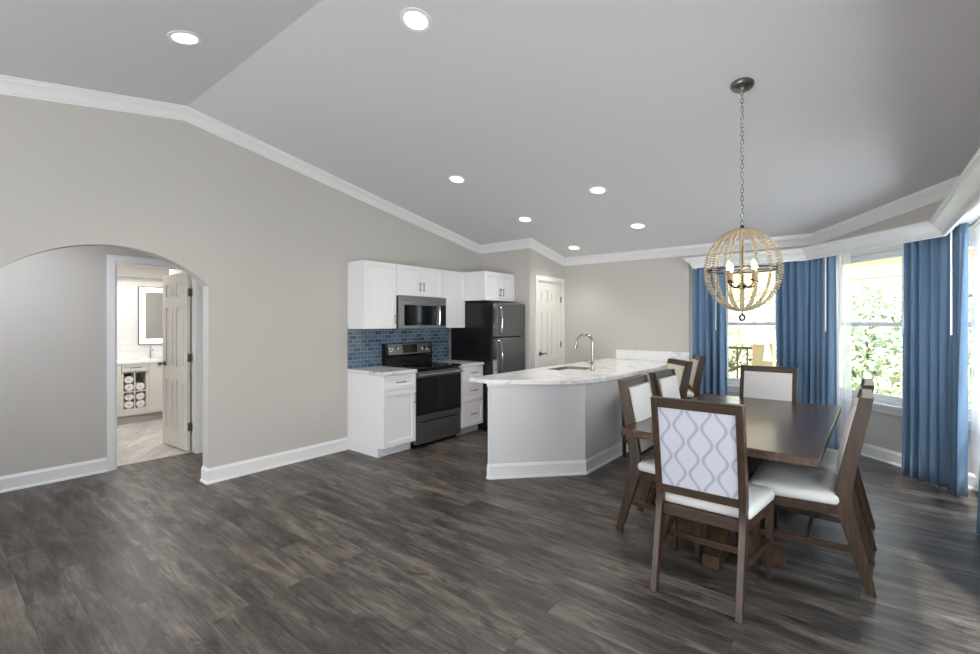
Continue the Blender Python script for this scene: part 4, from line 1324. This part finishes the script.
# lit mirror
t = thing('mirror', 'bathroom mirror with a glowing white border over the vanity', 'mirror', (-8.70, 2.6, 1.5))
GY0, GY1, GZ0, GZ1 = 2.17, 2.95, 1.10, 2.0
o = obj('frame', relief(BM(), GY0, GY1, GZ0, GZ1, 0.035, [(GY0 + 0.012, GY1 - 0.012, GZ0 + 0.012, GZ1 - 0.012, 0.004)], fx(-8.708)), M_NICKEL, t, smooth=0); local(o, t)
o = obj('lit_border', relief(BM(), GY0 + 0.013, GY1 - 0.013, GZ0 + 0.013, GZ1 - 0.013, 0.004, [(GY0 + 0.085, GY1 - 0.085, GZ0 + 0.085, GZ1 - 0.085, None)], fx(-8.677)), M_LED, t, smooth=0); local(o, t)
o = obj('glass', box(BM(), -8.677, -8.674, GY0 + 0.085, GY1 - 0.085, GZ0 + 0.085, GZ1 - 0.085), M_MIRROR, t); local(o, t)
t = thing('basin_faucet', 'small chrome faucet on the bathroom vanity top', 'faucet', (-8.6, 2.30, 0.888))
bm = BM(); tube(bm, [(0, 0, 0), (0, 0, 0.12), (0.03, 0, 0.15), (0.09, 0, 0.15), (0.12, 0, 0.125)], 0.012, 12); obj('spout', bm, M_CHROME, t)
bm = BM(); tube(bm, [(0, 0.0, 0.13), (-0.01, 0, 0.17), (0.03, 0, 0.19)], 0.007, 8); obj('handle', bm, M_CHROME, t)

# ------------------------------------------------------------------ outside
bm = BM(); box(bm, -4.5, 3.6, YW1 + 0.24, 9.4, -0.35, -0.125); box(bm, XR + 0.2, 3.6, 0.0, YW1 + 0.24, -0.35, -0.125)
struct('floor_balcony', bm, M_CONCRETE)
bm = BM(); box(bm, -40, 40, 9.4, 60, -3.2, -3.0)
tagset(struct('ground', bm, M_LAWN))
t = thing('balcony_railing', 'thin tan balcony railing with upright balusters outside the first window', 'railing', (-1.9, 7.70, -0.10))
bm = BM(); bar(bm, (-0.7, 0, 1.165), (0.665, 0, 1.165), 0.05, 0.035); obj('top_rail', bm, M_RAIL, t)
bm = BM(); bar(bm, (-0.7, 0, 0.10), (0.665, 0, 0.10), 0.04, 0.03); obj('bottom_rail', bm, M_RAIL, t)
for i in range(11):
    x = -0.70 + i * 0.13
    bm = BM(); bar(bm, (x, 0, 0.10), (x, 0, 1.15), 0.022, 0.022, up=(0, 1, 0)); obj('baluster', bm, M_RAIL, t)
t = thing('porch_pier', 'tan stucco pier at the end of the balcony railing', 'pier', (-1.10, 7.72, -0.10))
obj('shaft', box(BM(), -0.12, 0.14, -0.13, 0.13, 0, 1.33), M_STUCCO, t, bevel=0.01)
obj('cap', box(BM(), -0.14, 0.16, -0.15, 0.15, 1.33, 1.37), M_STUCCO, t, bevel=0.01)
# porch beam with a shallow arch across the front of the balcony
AC, AW, ASP, ARI = 0.6, 2.4, 1.55, 0.52
ptsb = [(-2.4, 2.34), (-2.4, -0.1), (AC - AW, -0.1), (AC - AW, ASP)] + [(AC - AW * math.cos(math.pi * i / 32), ASP + ARI * math.sin(math.pi * i / 32)) for i in range(1, 32)] + [(AC + AW, ASP), (AC + AW, -0.1), (3.5, -0.1), (3.5, 2.34)]
bm = BM(); prism(bm, ptsb, (8.2, 8.5), lambda a, b, c: (a, c, b))
tagset(obj('porch_arch', bm, M_STUCCO, None, smooth=20), 'tan stucco porch arch outside the middle bay window', 'arch')
bm = BM(); box(bm, -2.4, 3.5, 8.1, 8.6, 2.345, 2.60)
struct('trim_11', bm, M_CREAMPAINT)

def foliage(center, rad, n, leaf, seed):
    """a crown of small leaf quads gathered into clumps"""
    rng = random.Random(seed)
    verts, faces = [], []
    clumps = []
    for _ in range(70):
        while True:
            v = Vector((rng.uniform(-1, 1), rng.uniform(-1, 1), rng.uniform(-1, 1)))
            if 0.35 < v.length < 1: break
        clumps.append((Vector((v.x * rad[0], v.y * rad[1], v.z * rad[2])), rng.uniform(0.16, 0.34) * min(rad)))
    for i in range(n):
        c, s = clumps[i % len(clumps)]
        p = c + Vector((rng.gauss(0, s), rng.gauss(0, s), rng.gauss(0, s * 0.8)))
        d = Vector((rng.gauss(0, 1), rng.gauss(0, 1), rng.gauss(0, 1))).normalized()
        e = d.orthogonal().normalized()
        l = leaf * rng.uniform(0.6, 1.3)
        k = len(verts)
        verts += [p - d * l, p + e * l * 0.42, p + d * l, p - e * l * 0.42]
        faces.append((k, k + 1, k + 2, k + 3))
    me = bpy.data.meshes.new('foliage')
    me.from_pydata([tuple(v) for v in verts], [], faces)
    return me

def tree(label, x, y, zc_, rad, n, leaf, m, seed):
    t = thing('tree', label, 'tree', (x, y, -3.0), 0, 'trees beyond the balcony')
    me = foliage((0, 0, 0), rad, n, leaf, seed)
    me.materials.append(m)
    o = bpy.data.objects.new('foliage', me); COL.objects.link(o); o.parent = t; o.location = (0, 0, zc_ + 3.0)
    bm = BM()
    rng = random.Random(seed)
    H = zc_ + 3.0
    tube(bm, [(0, 0, 0), (0.05, 0.03, H * 0.4), (-0.04, 0.05, H * 0.8), (0.02, 0, H + rad[2] * 0.5)], [0.16, 0.13, 0.10, 0.04], 10)
    for k in range(7):
        a = rng.uniform(0, 6.28); r = rad[0] * rng.uniform(0.5, 0.85)
        tube(bm, [(0, 0, H * rng.uniform(0.6, 0.95)), (r * 0.5 * math.cos(a), r * 0.5 * math.sin(a), H + rng.uniform(-0.2, 0.2)), (r * math.cos(a), r * math.sin(a), H + rng.uniform(0, 0.6) * rad[2])], [0.05, 0.035, 0.015], 7)
    obj('trunk', bm, M_BARK, t)
tree('pale leafy tree behind the balcony railing in the first window', -2.7, 13.0, 0.6, (2.0, 1.6, 1.9), 5200, 0.10, M_LEAF[1], 1)
tree('green leafy tree filling the left part of the middle window', 0.2, 13.4, 0.5, (1.7, 1.8, 2.2), 6000, 0.10, M_LEAF[0], 2)
tree('yellow-green leafy tree low in the middle window', 1.75, 11.6, -0.4, (1.7, 1.5, 1.7), 6000, 0.09, M_LEAF[1], 3)
tree('deep green tree at the right part of the middle window', 3.0, 13.6, 0.9, (2.2, 2.0, 2.1), 6000, 0.11, M_LEAF[2], 4)
